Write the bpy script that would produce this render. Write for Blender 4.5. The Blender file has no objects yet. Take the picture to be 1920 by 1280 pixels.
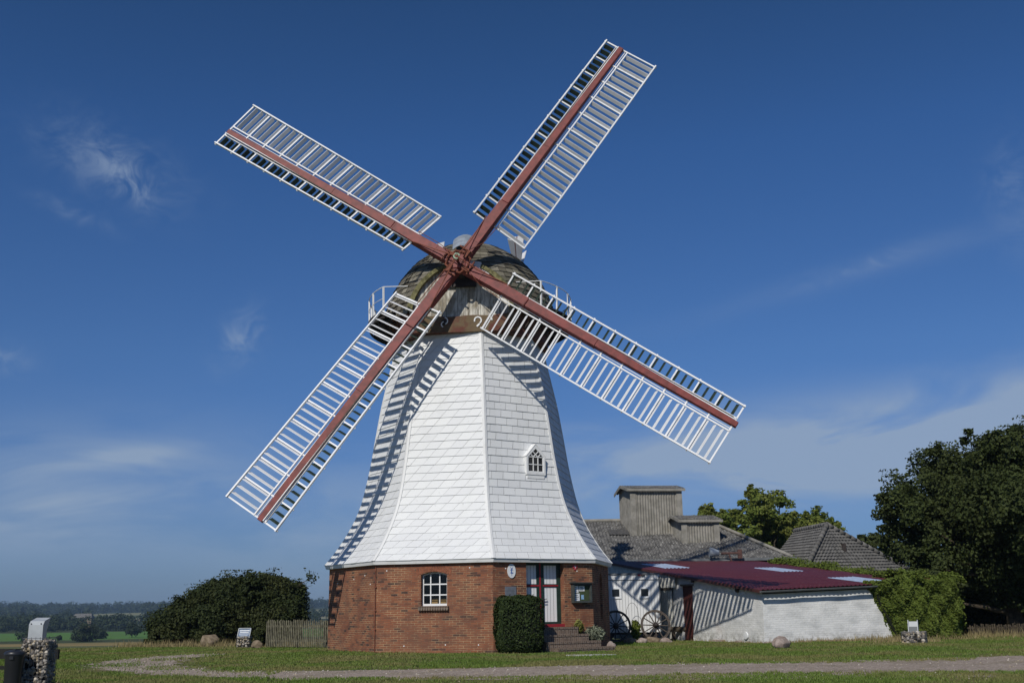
import bpy, bmesh, math, random
import numpy as np
from mathutils import Vector, Matrix

# ------------------------------------------------------------------ camera, world, sun
S = bpy.context.scene
COL = S.collection
R = math.radians
H = 1.37                                  # eye height
TH = math.atan(498.9 / 2000.0)            # upward pitch
ROLL = -0.015
cam_d = bpy.data.cameras.new("camera")
cam = bpy.data.objects.new("camera", cam_d); COL.objects.link(cam)
cam_d.sensor_width = 36.0; cam_d.lens = 37.5
cam_d.clip_start = 0.1; cam_d.clip_end = 20000
cam.matrix_world = Matrix.Translation((0, 0, H)) @ Matrix.Rotation(math.pi/2 + TH, 4, 'X') @ Matrix.Rotation(ROLL, 4, 'Z')
S.camera = cam

SUN_AZ, SUN_EL = R(22), R(39)             # azimuth from -Y towards -X
sdir = Vector((-math.sin(SUN_AZ)*math.cos(SUN_EL), -math.cos(SUN_AZ)*math.cos(SUN_EL), math.sin(SUN_EL)))
sun_d = bpy.data.lights.new("sun", 'SUN'); sun_d.energy = 3.55; sun_d.angle = R(0.5); sun_d.color = (1.0, 0.95, 0.87)
sun = bpy.data.objects.new("sun", sun_d); COL.objects.link(sun)
sun.rotation_euler = sdir.to_track_quat('Z', 'Y').to_euler()
sun.location = (-30, -60, 60)

W = bpy.data.worlds.new("World"); S.world = W; W.use_nodes = True
wt = W.node_tree; wt.nodes.clear()
def wn(t, **k):
    n = wt.nodes.new(t)
    for a, b in k.items(): setattr(n, a, b)
    return n
wout = wn('ShaderNodeOutputWorld'); bg = wn('ShaderNodeBackground')
sky = wn('ShaderNodeTexSky', sky_type='NISHITA', sun_disc=False)
sky.sun_elevation = SUN_EL; sky.sun_rotation = math.atan2(sdir.x, sdir.y)
sky.altitude = 50; sky.air_density = 1.0; sky.dust_density = 0.25; sky.ozone_density = 3.0
SKY_STRENGTH = 0.085
bg.inputs['Strength'].default_value = SKY_STRENGTH
tc = wn('ShaderNodeTexCoord')
def unit_dir(px, y):
    x, yy = px-960.0, y-640.0
    c, s = math.cos(-ROLL), math.sin(-ROLL)
    x, yy = x*c - yy*s, x*s + yy*c
    c, s = math.cos(TH), math.sin(TH)
    a, b = x/2000.0, -yy/2000.0
    return Vector((a, c - b*s, s + b*c))
def m(op, a, b=None, c=None):
    n = wn('ShaderNodeMath', operation=op)
    for i, v in enumerate((a, b, c)):
        if v is None: continue
        if isinstance(v, (int, float)): n.inputs[i].default_value = v
        else: wt.links.new(v, n.inputs[i])
    return n.outputs[0]
sep = wn('ShaderNodeSeparateXYZ'); wt.links.new(tc.outputs['Generated'], sep.inputs[0])
# cirrus: sheets of noise drawn out along the horizon, on the dome of directions
az = m('ARCTAN2', sep.outputs[0], sep.outputs[1]); el = m('ARCSINE', sep.outputs[2])
comb = wn('ShaderNodeCombineXYZ'); wt.links.new(az, comb.inputs[0]); wt.links.new(el, comb.inputs[1])
mp = wn('ShaderNodeMapping'); mp.inputs['Scale'].default_value = (5, 17, 1); mp.inputs['Rotation'].default_value = (0, 0, R(-9))
wt.links.new(comb.outputs[0], mp.inputs[0])
nz = wn('ShaderNodeTexNoise'); nz.inputs['Scale'].default_value = 1.0; nz.inputs['Detail'].default_value = 9; nz.inputs['Roughness'].default_value = 0.55; nz.inputs['Distortion'].default_value = 0.6
wt.links.new(mp.outputs[0], nz.inputs[0])
mp2 = wn('ShaderNodeMapping'); mp2.inputs['Scale'].default_value = (26, 34, 1); mp2.inputs['Rotation'].default_value = (0, 0, R(35))
wt.links.new(comb.outputs[0], mp2.inputs[0])
nz2 = wn('ShaderNodeTexNoise'); nz2.inputs['Scale'].default_value = 1.0; nz2.inputs['Detail'].default_value = 8; nz2.inputs['Roughness'].default_value = 0.6; nz2.inputs['Distortion'].default_value = 1.1
wt.links.new(mp2.outputs[0], nz2.inputs[0])
def blob(px, y, ra, re, amp, tilt=0.0):
    d = unit_dir(px, y).normalized(); a0 = math.atan2(d.x, d.y); e0 = math.asin(d.z)
    da = m('SUBTRACT', az, a0); de = m('SUBTRACT', el, e0)
    de = m('SUBTRACT', de, m('MULTIPLY', da, tilt))
    q = m('ADD', m('POWER', m('ABSOLUTE', m('DIVIDE', da, ra)), 2.0), m('POWER', m('ABSOLUTE', m('DIVIDE', de, re)), 2.0))
    return m('MULTIPLY', m('EXPONENT', m('MULTIPLY', q, -1.0)), amp)
def total(l):
    t = l[0]
    for b in l[1:]: t = m('ADD', t, b)
    return t
bank = total([blob(1560, 850, .24, .040, 1.25, .05), blob(1880, 800, .16, .040, 1.2, .12), blob(1250, 880, .17, .035, .8),
              blob(110, 930, .14, .05, 1.0, .1), blob(700, 1000, .16, .05, .7), blob(170, 868, .07, .009, .9, .18), blob(1700, 480, .2, .012, .12, .2)])
wisp = total([blob(215, 310, .055, .026, .85, -.3), blob(250, 345, .017, .013, 1.1, -.6), blob(452, 635, .02, .02, 1.0, .5), blob(10, 672, .022, .012, .9), blob(1900, 370, .02, .04, .55), blob(135, 400, .03, .007, .5, -.3), blob(1610, 500, .05, .008, .45, .2)])
def ramp(v, a, b):
    n = wn('ShaderNodeMapRange', interpolation_type='SMOOTHSTEP'); wt.links.new(v, n.inputs[0])
    n.inputs[1].default_value = a; n.inputs[2].default_value = b; return n.outputs[0]
c1 = m('MULTIPLY', bank, m('ADD', m('MULTIPLY', ramp(nz.outputs[0], .34, .64), .80), .20))
c2 = m('MULTIPLY', wisp, m('MULTIPLY', ramp(nz2.outputs[0], .32, .82), .95))
cl = m('MINIMUM', m('ADD', m('MULTIPLY', c1, .85), m('MULTIPLY', c2, .6)), .8)
mixc = wn('ShaderNodeMix', data_type='RGBA')
wt.links.new(cl, mixc.inputs['Factor']); wt.links.new(sky.outputs[0], mixc.inputs['A']); mixc.inputs['B'].default_value = (3.5, 4.5, 6.0, 1)
mixm = wn('ShaderNodeMix', data_type='RGBA', blend_type='MULTIPLY'); mixm.inputs['Factor'].default_value = 1.0
wt.links.new(sky.outputs[0], mixm.inputs['A']); 
tint = wn('ShaderNodeValToRGB'); wt.links.new(m('DIVIDE', el, R(45)), tint.inputs[0]); te = tint.color_ramp.elements
te[0].position = 0; te[0].color = (.235, .34, .63, 1); te[1].position = 1; te[1].color = (.26, .46, .70, 1)
for p_, c_ in ((6/45, (.30, .44, .74)), (13/45, (.345, .53, .81)), (24/45, (.285, .52, .83)), (33/45, (.235, .44, .67))):
    k_ = te.new(p_); k_.color = (*c_, 1)
wt.links.new(tint.outputs[0], mixm.inputs['B'])
wt.links.new(mixm.outputs['Result'], mixc.inputs['A'])
hsv = wn('ShaderNodeHueSaturation'); hsv.inputs['Saturation'].default_value = 1.0; hsv.inputs['Value'].default_value = 1.0
wt.links.new(mixc.outputs['Result'], hsv.inputs['Color'])
wt.links.new(hsv.outputs[0], bg.inputs['Color']); wt.links.new(bg.outputs[0], wout.inputs[0])

S.view_settings.view_transform = 'Standard'; S.view_settings.look = 'None'
S.view_settings.exposure = 0.0; S.view_settings.gamma = 1.0; S.view_settings.use_curve_mapping = False
S.render.engine = 'CYCLES'
S.render.resolution_x = 1024; S.render.resolution_y = 682

# ------------------------------------------------------------------ helpers
rng = np.random.default_rng(7)
random.seed(5)
def ground_at(px, y, z=0.0):
    d = unit_dir(px, y); t = (z - H)/d.z
    return Vector((d.x*t, d.y*t, z))
def at(px, y, depth):
    d = unit_dir(px, y); t = depth/d.y
    return Vector((d.x*t, d.y*t, H + d.z*t))

class N:
    """a little material builder"""
    def __init__(s, name):
        s.m = bpy.data.materials.new(name); s.m.use_nodes = True
        s.t = s.m.node_tree; s.b = s.t.nodes['Principled BSDF']; s.o = s.t.nodes['Material Output']
    def n(s, t, **k):
        n = s.t.nodes.new(t)
        for a, b in k.items(): setattr(n, a, b)
        return n
    def l(s, a, b): s.t.links.new(a, b)
    def val(s, inp, v):
        if isinstance(v, (int, float)): inp.default_value = v
        elif isinstance(v, tuple): inp.default_value = v if len(v) == 4 else (*v, 1)
        else: s.l(v, inp)
    def co(s, kind='Object', scale=None, rot=None):
        o = s.n('ShaderNodeTexCoord').outputs[kind]
        if scale is not None or rot is not None:
            mp = s.n('ShaderNodeMapping')
            if scale is not None: mp.inputs['Scale'].default_value = scale
            if rot is not None: mp.inputs['Rotation'].default_value = rot
            s.l(o, mp.inputs[0]); o = mp.outputs[0]
        return o
    def noise(s, scale, detail=4, rough=.55, co=None, dist=0.0):
        t = s.n('ShaderNodeTexNoise'); t.inputs['Scale'].default_value = scale; t.inputs['Detail'].default_value = detail
        t.inputs['Roughness'].default_value = rough; t.inputs['Distortion'].default_value = dist
        s.l(co if co is not None else s.co(), t.inputs[0]); return t.outputs[0]
    def ramp(s, v, a, b):
        r = s.n('ShaderNodeMapRange', interpolation_type='SMOOTHSTEP'); s.l(v, r.inputs[0])
        r.inputs[1].default_value = a; r.inputs[2].default_value = b; return r.outputs[0]
    def mix(s, f, a, b, mode='MIX'):
        x = s.n('ShaderNodeMix', data_type='RGBA', blend_type=mode)
        s.val(x.inputs['Factor'], f); s.val(x.inputs['A'], a); s.val(x.inputs['B'], b); return x.outputs['Result']
    def math(s, op, a, b=0.0):
        x = s.n('ShaderNodeMath', operation=op); s.val(x.inputs[0], a); s.val(x.inputs[1], b); return x.outputs[0]
    def island(s): return s.n('ShaderNodeNewGeometry').outputs['Random Per Island']
    def base(s, v): s.val(s.b.inputs['Base Color'], v); return s
    def rough(s, v, spec=None):
        s.val(s.b.inputs['Roughness'], v)
        if spec is not None: s.b.inputs['Specular IOR Level'].default_value = spec
        return s
    def bump(s, v, strength=.3, dist=.02):
        b = s.n('ShaderNodeBump'); b.inputs['Strength'].default_value = strength; b.inputs['Distance'].default_value = dist
        s.l(v, b.inputs['Height']); s.l(b.outputs[0], s.b.inputs['Normal']); return s

def rgb(r, g, b): return (r, g, b, 1)
def simple(name, col, rough=.6, var=.25, scale=6, spec=.3, metal=0.0):
    q = N(name); nz_ = q.noise(scale, 6)
    dark = tuple(c*(1-var) for c in col); lite = tuple(min(1, c*(1+var)) for c in col)
    q.base(q.mix(q.ramp(nz_, .3, .7), dark, lite)).rough(rough, spec); q.b.inputs['Metallic'].default_value = metal
    return q.m

def m_tiles():
    q = N('white_slate'); isl = q.island()
    a = q.mix(isl, (.66, .67, .67), (.715, .725, .715))
    st = q.ramp(q.noise(1.0, 7, .65, q.co('Object', (1.6, 1.6, .28))), .48, .75)
    a = q.mix(q.math('MULTIPLY', st, .16), a, (.40, .41, .37))
    sp = q.ramp(q.noise(9, 3), .68, .74); a = q.mix(q.math('MULTIPLY', sp, .35), a, (.28, .29, .26))
    q.base(a).rough(.55, .3); q.bump(q.noise(30, 3), .06, .01); return q.m
def m_white(name, dirt=.4, base=(.76, .765, .755)):
    q = N(name)
    st = q.ramp(q.noise(2.2, 8, .68), .5, .72)
    a = q.mix(q.math('MULTIPLY', st, dirt), base, (.34, .33, .28))
    fl = q.ramp(q.noise(14, 5, .7), .62, .68); a = q.mix(q.math('MULTIPLY', fl, dirt), a, (.30, .28, .24))
    q.base(a).rough(.5, .3); return q.m
def m_brick(name='brick', dark=1.0, scale=1.0):
    q = N(name); uv = q.co('UV')
    t = q.n('ShaderNodeTexBrick'); q.l(uv, t.inputs['Vector']); t.offset = .5; t.squash = 1.0
    t.inputs['Scale'].default_value = 1.0; t.inputs['Brick Width'].default_value = .235*scale; t.inputs['Row Height'].default_value = .072*scale
    t.inputs['Mortar Size'].default_value = .0065; t.inputs['Mortar Smooth'].default_value = .2; t.inputs['Bias'].default_value = 0.0
    t.inputs['Color1'].default_value = (0, 0, 0, 1); t.inputs['Color2'].default_value = (1, 1, 1, 1); t.inputs['Mortar'].default_value = (.5, .5, .5, 1)
    r1 = q.n('ShaderNodeValToRGB'); q.l(t.outputs['Color'], r1.inputs[0])
    e = r1.color_ramp.elements
    e[0].position = 0; e[0].color = rgb(.055*dark, .034*dark, .030*dark)
    e[1].position = 1; e[1].color = rgb(.27*dark, .112*dark, .058*dark)
    for p, c in ((.08, (.075, .045, .036)), (.16, (.16, .068, .042)), (.45, (.215, .084, .047)), (.85, (.24, .090, .047))):
        k = e.new(p); k.color = rgb(*(v*dark for v in c))
    big = q.noise(.9, 5, .6, uv); band = q.noise(1.0, 3, .5, q.co('UV', (.8, 6, 1)))
    col = q.mix(q.math('MULTIPLY', q.ramp(big, .42, .68), .5), r1.outputs[0], (.27*dark, .115*dark, .06*dark))
    mort = q.mix(q.ramp(q.noise(1.7, 6, .7, uv), .40, .60), (.15*dark, .08*dark, .055*dark), (.46*dark, .33*dark, .19*dark))
    col = q.mix(t.outputs['Fac'], col, mort)
    col = q.mix(q.math('MULTIPLY', q.ramp(band, .54, .70), .42), col, (.11*dark, .06*dark, .045*dark))
    col = q.mix(q.math('MULTIPLY', q.ramp(q.noise(.55, 7, .65, uv, .4), .47, .66), .45), col, (.13*dark, .075*dark, .052*dark))
    q.base(col).rough(.85, .2); q.bump(q.math('SUBTRACT', q.noise(60, 3, .6, uv), t.outputs['Fac']), .35, .01); return q.m
def m_paver():
    q = N('dark_paver_brick'); uv = q.co('UV'); t = q.n('ShaderNodeTexBrick'); q.l(uv, t.inputs['Vector'])
    t.inputs['Scale'].default_value = 1.0; t.inputs['Brick Width'].default_value = .24; t.inputs['Row Height'].default_value = .075; t.inputs['Mortar Size'].default_value = .007
    t.inputs['Color1'].default_value = rgb(.095, .070, .055); t.inputs['Color2'].default_value = rgb(.18, .130, .095); t.inputs['Mortar'].default_value = rgb(.27, .23, .19)
    a = q.mix(q.math('MULTIPLY', q.ramp(q.noise(5, 5, .7), .45, .65), .4), t.outputs['Color'], (.17, .12, .09)); q.base(a).rough(.85, .2); return q.m
def m_plaster():
    q = N('whitewashed_brick')
    uv = q.co('UV'); t = q.n('ShaderNodeTexBrick'); q.l(uv, t.inputs['Vector'])
    t.inputs['Scale'].default_value = 1; t.inputs['Brick Width'].default_value = .24; t.inputs['Row Height'].default_value = .075; t.inputs['Mortar Size'].default_value = .007
    st = q.ramp(q.noise(1.1, 8, .68, q.co('UV', (1.0, 2.0, 1))), .40, .68)
    a = q.mix(q.math('MULTIPLY', st, .62), (.70, .70, .68), (.40, .41, .40))
    pk = q.ramp(q.noise(.9, 4), .62, .75); a = q.mix(q.math('MULTIPLY', pk, .3), a, (.50, .40, .35))
    sepz = q.n('ShaderNodeSeparateXYZ'); q.l(uv, sepz.inputs[0])
    low = q.math('MULTIPLY', q.ramp(sepz.outputs[1], .55, .05), q.ramp(q.noise(5, 6, .7), .42, .6)); a = q.mix(q.math('MULTIPLY', low, .7), a, (.22, .21, .18))
    q.base(a).rough(.85, .2)
    q.bump(q.math('ADD', q.math('MULTIPLY', t.outputs['Fac'], -.5), q.noise(9, 6, .7)), .55, .035); return q.m
def m_corr(name, c1, c2, spots, spotcol, rough=.85):
    q = N(name)
    a = q.mix(q.ramp(q.noise(2.2, 6, .65), .32, .68), c1, c2)
    sp = q.ramp(q.noise(7.0, 5, .7), .56, .62); a = q.mix(q.math('MULTIPLY', sp, spots), a, spotcol)
    sp2 = q.ramp(q.noise(13.0, 3, .7), .60, .66); a = q.mix(q.math('MULTIPLY', sp2, spots*.6), a, tuple(c*.25 for c in c1))
    q.base(a).rough(rough, .2); return q.m
def m_shingle():
    q = N('weathered_wood_shingle'); isl = q.island()
    a = q.mix(isl, (.075, .066, .05), (.25, .23, .18))
    mo = q.ramp(q.noise(.9, 6, .6), .45, .62); a = q.mix(q.math('MULTIPLY', mo, .4), a, (.115, .11, .065))
    li = q.ramp(q.noise(11, 4, .7), .63, .7); a = q.mix(q.math('MULTIPLY', li, .35), a, (.36, .35, .29))
    gr = q.noise(30, 4, .6, q.co('Object', (1, 1, .15))); a = q.mix(q.math('MULTIPLY', q.ramp(gr, .4, .7), .35), a, (.05, .045, .04))
    q.base(a).rough(.9, .15); return q.m
def m_boards(name, c, dirtc, dirt=.6, width=.14, axis='X'):
    q = N(name); sp = q.n('ShaderNodeSeparateXYZ'); q.l(q.co('UV'), sp.inputs[0])
    x = q.math('DIVIDE', sp.outputs[0], width); fr = q.math('FRACT', x)
    seam = q.math('LESS_THAN', fr, .09)
    st = q.ramp(q.noise(1.0, 8, .7, q.co('UV', (9, 1.2, 1))), .42, .68)
    a = q.mix(q.math('MULTIPLY', st, dirt), c, dirtc)
    if dirt > .7:
        pt = q.ramp(q.noise(1.1, 6, .7, q.co('UV', (1.6, 1.0, 1)), .3), .46, .60); a = q.mix(q.math('MULTIPLY', pt, .7), a, tuple(v*.42 for v in dirtc) if dirt < .9 else (.20, .165, .11))
    a = q.mix(seam, a, tuple(v*.25 for v in c)); q.base(a).rough(.7, .2)
    q.bump(q.math('MULTIPLY', seam, -1), .5, .01); return q.m
def m_leaf(name, c1, c2, c3=None, trans=.25, rough=.68):
    q = N(name); isl = q.island()
    a = q.mix(isl, c1, c2)
    big = q.ramp(q.noise(.55, 3), .40, .66)
    if c3: a = q.mix(q.math('MULTIPLY', big, .65), a, c3)
    q.base(a).rough(rough, .15)
    tr = q.n('ShaderNodeBsdfTranslucent'); q.val(tr.inputs[0], q.mix(.0, a, a))
    ms = q.n('ShaderNodeMixShader'); ms.inputs[0].default_value = trans
    q.l(q.b.outputs[0], ms.inputs[1]); q.l(tr.outputs[0], ms.inputs[2]); q.l(ms.outputs[0], q.o.inputs[0]); return q.m
def m_glass():
    q = N('dark_window_glass'); q.base((.010, .012, .014)).rough(.08, .5); return q.m
def m_stone(name, c1, c2):
    q = N(name); a = q.mix(q.ramp(q.noise(5, 8, .7), .35, .65), c1, c2)
    li = q.ramp(q.noise(16, 4, .7), .60, .68); a = q.mix(q.math('MULTIPLY', li, .4), a, tuple(min(1, v*1.7) for v in c2))
    q.base(a).rough(.9, .2); q.bump(q.noise(12, 8, .7), .5, .03); return q.m
def m_pebbles():
    q = N('gabion_stones'); isl = q.island()
    r1 = q.n('ShaderNodeValToRGB'); q.l(isl, r1.inputs[0]); e = r1.color_ramp.elements
    e[0].color = rgb(.10, .09, .085); e[1].color = rgb(.55, .50, .42)
    for p, c in ((.25, (.22, .20, .175)), (.5, (.36, .29, .18)), (.75, (.30, .28, .26))): k = e.new(p); k.color = rgb(*c)
    q.base(q.mix(q.math('MULTIPLY', q.ramp(q.noise(20, 5), .4, .7), .4), r1.outputs[0], (.16, .15, .13))).rough(.85, .2); return q.m

M = dict(
    tile=m_tiles(), white=m_white('white_paint', .30), sailwhite=m_white('sail_white_paint', .38, (.78, .785, .79)),
    ridge=m_white('ridge_board_paint', .22, (.69, .695, .685)), shutter=m_white('shutter_paint', .22, (.66, .67, .68)), gap=simple('slate_gap', (.26, .26, .26), .9),
    brick=m_brick(), brickdark=m_paver(), plaster=m_plaster(),
    red=simple('oxide_red_paint', (.165, .030, .025), .55, .28, 4.0), brightred=simple('bright_red_paint', (.27, .020, .028), .4, .1),
    green=simple('dark_green_paint', (.016, .038, .030), .45, .2), sailgreen=simple('sail_green_paint', (.022, .036, .026), .6, .25),
    shingle=m_shingle(), moss=simple('mossy_edge', (.15, .14, .065), .95, .45, 9), zinc=simple('zinc_sheet', (.33, .37, .41), .45, .18, 4, .5, .25),
    iron=simple('dark_iron', (.035, .028, .026), .6, .3), rust=simple('rusty_iron', (.18, .06, .035), .8, .4, 9),
    boards=m_boards('weathered_white_boards', (.62, .60, .53), (.13, .11, .08), 1.0), redboards=m_boards('worn_red_boards', (.16, .06, .042), (.19, .135, .085), .85, .5),
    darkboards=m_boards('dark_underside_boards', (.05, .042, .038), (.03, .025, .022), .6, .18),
    dooorwhite=m_boards('white_door_boards', (.80, .80, .79), (.7, .7, .68), .15, .13),
    glass=m_glass(), greyroof=m_corr('grey_fibre_cement', (.055, .054, .052), (.165, .16, .15), .9, (.36, .355, .33)),
    greywall=m_corr('grey_fibre_cement_wall', (.19, .18, .155), (.30, .285, .25), .4, (.16, .15, .12)),
    redroof=m_corr('dark_red_metal_roof', (.078, .018, .020), (.100, .022, .024), .18, (.16, .06, .06), .38),
    skylight=simple('pale_blue_plastic', (.36, .44, .58), .3, .1, 4, .5), gutter=simple('grey_gutter', (.13, .14, .145), .45, .15, 3, .4),
    trailer=simple('white_trailer_panel', (.70, .71, .71), .4, .05, 2), whitecorr=simple('white_corrugated_panel', (.55, .54, .49), .6, .15, 5),
    doorbrown=simple('brown_red_door', (.085, .026, .022), .6, .15), wheelwood=simple('dark_wheel_wood', (.075, .062, .052), .85, .35, 9), wood=simple('weathered_grey_wood', (.12, .10, .08), .85, .35, 9),
    fence=simple('lichened_fence_wood', (.135, .125, .085), .9, .4, 7), blackwood=simple('black_timber', (.012, .012, .011), .7, .3), tyre=simple('worn_wheel_iron', (.12, .10, .085), .8, .4, 12),
    bark=m_stone('bark', (.035, .028, .02), (.10, .08, .055)), paletrunk=m_stone('pale_trunk_base', (.16, .13, .08), (.30, .25, .16)),
    rock=m_stone('granite', (.20, .155, .13), (.36, .30, .265)), rockbrown=m_stone('brown_granite', (.13, .10, .065), (.26, .205, .145)), flag=m_stone('pale_flagstone', (.34, .34, .32), (.50, .50, .47)),
    pebbles=m_pebbles(), gaps=simple('gabion_core', (.02, .018, .016), .95), wire=simple('galvanised_wire', (.20, .20, .20), .5, .2, 8, .5, .6), plate=simple('sheet_metal_sign', (.38, .405, .42), .45, .12, 3, .4),
    bin=simple('black_plastic', (.017, .018, .021), .38, .2, 3, .5), paper=simple('paper', (.72, .74, .75), .8, .04), bluepaper=simple('blue_paper', (.25, .42, .62), .8, .2, 20), ink=simple('grey_print', (.18, .20, .22), .8, .3, 60), blue=simple('blue_enamel', (.06, .14, .38), .4, .1),
    feltgreen=simple('green_felt', (.055, .075, .035), .9, .15), boardgreen=simple('grey_green_case', (.055, .062, .058), .5, .15), slategrey=simple('grey_engraved_plate', (.20, .215, .24), .4, .12, 8, .5, .3), pink=simple('red_number_plate', (.42, .05, .07), .4, .1),
    tile_roof=None, orange=simple('pale_wood_chair', (.50, .30, .12), .6),
    leafdark=m_leaf('dark_hedge_leaf', (.018, .032, .010), (.048, .070, .020), None, .18),
    leafbush=m_leaf('bush_leaf', (.018, .029, .010), (.052, .066, .021), (.058, .064, .021), .2),
    leaftree=m_leaf('maple_leaf', (.028, .042, .012), (.070, .090, .026), (.050, .062, .020), .24),
    leafoak=m_leaf('oak_leaf', (.095, .140, .026), (.20, .24, .05), (.22, .22, .055), .38),
    leafivy=m_leaf('ivy_leaf', (.070, .105, .016), (.150, .190, .035), (.080, .105, .022), .25),
    leaffar=m_leaf('far_wood_leaf', (.020, .032, .016), (.042, .060, .026), (.028, .044, .020), .1),
    lavender=m_leaf('grey_green_leaf', (.13, .15, .10), (.22, .24, .17), None, .2), yellowleaf=m_leaf('yellow_green_leaf', (.14, .15, .03), (.24, .24, .07), None, .25),
    drygrass=m_leaf('dry_grass', (.20, .16, .075), (.34, .28, .14), None, .2),
)
def m_rooftile():
    q = N('grey_roof_tile'); isl = q.island()
    a = q.mix(isl, (.105, .102, .096), (.165, .16, .15)); li = q.ramp(q.noise(4, 5, .7), .62, .7)
    a = q.mix(q.math('MULTIPLY', li, .4), a, (.28, .27, .24)); q.base(a).rough(.85, .2); return q.m
M['tile_roof'] = m_rooftile()

def tag(o, label=None, cat=None, group=None, kind=None):
    if label: o['label'] = label
    if cat: o['category'] = cat
    if group: o['group'] = group
    if kind: o['kind'] = kind
    return o
def empty(name, loc, label, cat, group=None, rz=0.0):
    o = bpy.data.objects.new(name, None); COL.objects.link(o); o.location = loc; o.rotation_euler.z = rz
    o.empty_display_size = .3
    bpy.context.view_layer.update()
    return tag(o, label, cat, group)
def link(name, me, parent=None, world=True):
    """link a mesh built in world coordinates; under a parent it keeps its place"""
    o = bpy.data.objects.new(name, me); COL.objects.link(o)
    if parent is not None:
        o.parent = parent
        if world:
            pm = Matrix.Identity(4); p = parent
            pm = world_of(parent)
            me.transform(pm.inverted())
    return o
def world_of(o):
    mm = Matrix.Translation(o.location) @ o.rotation_euler.to_matrix().to_4x4()
    return world_of(o.parent) @ mm if o.parent else mm
def set_uv(me, uvs):
    l = me.uv_layers.new(name='UVMap'); l.data.foreach_set('uv', np.array(uvs, dtype=np.float32).ravel())

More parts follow.
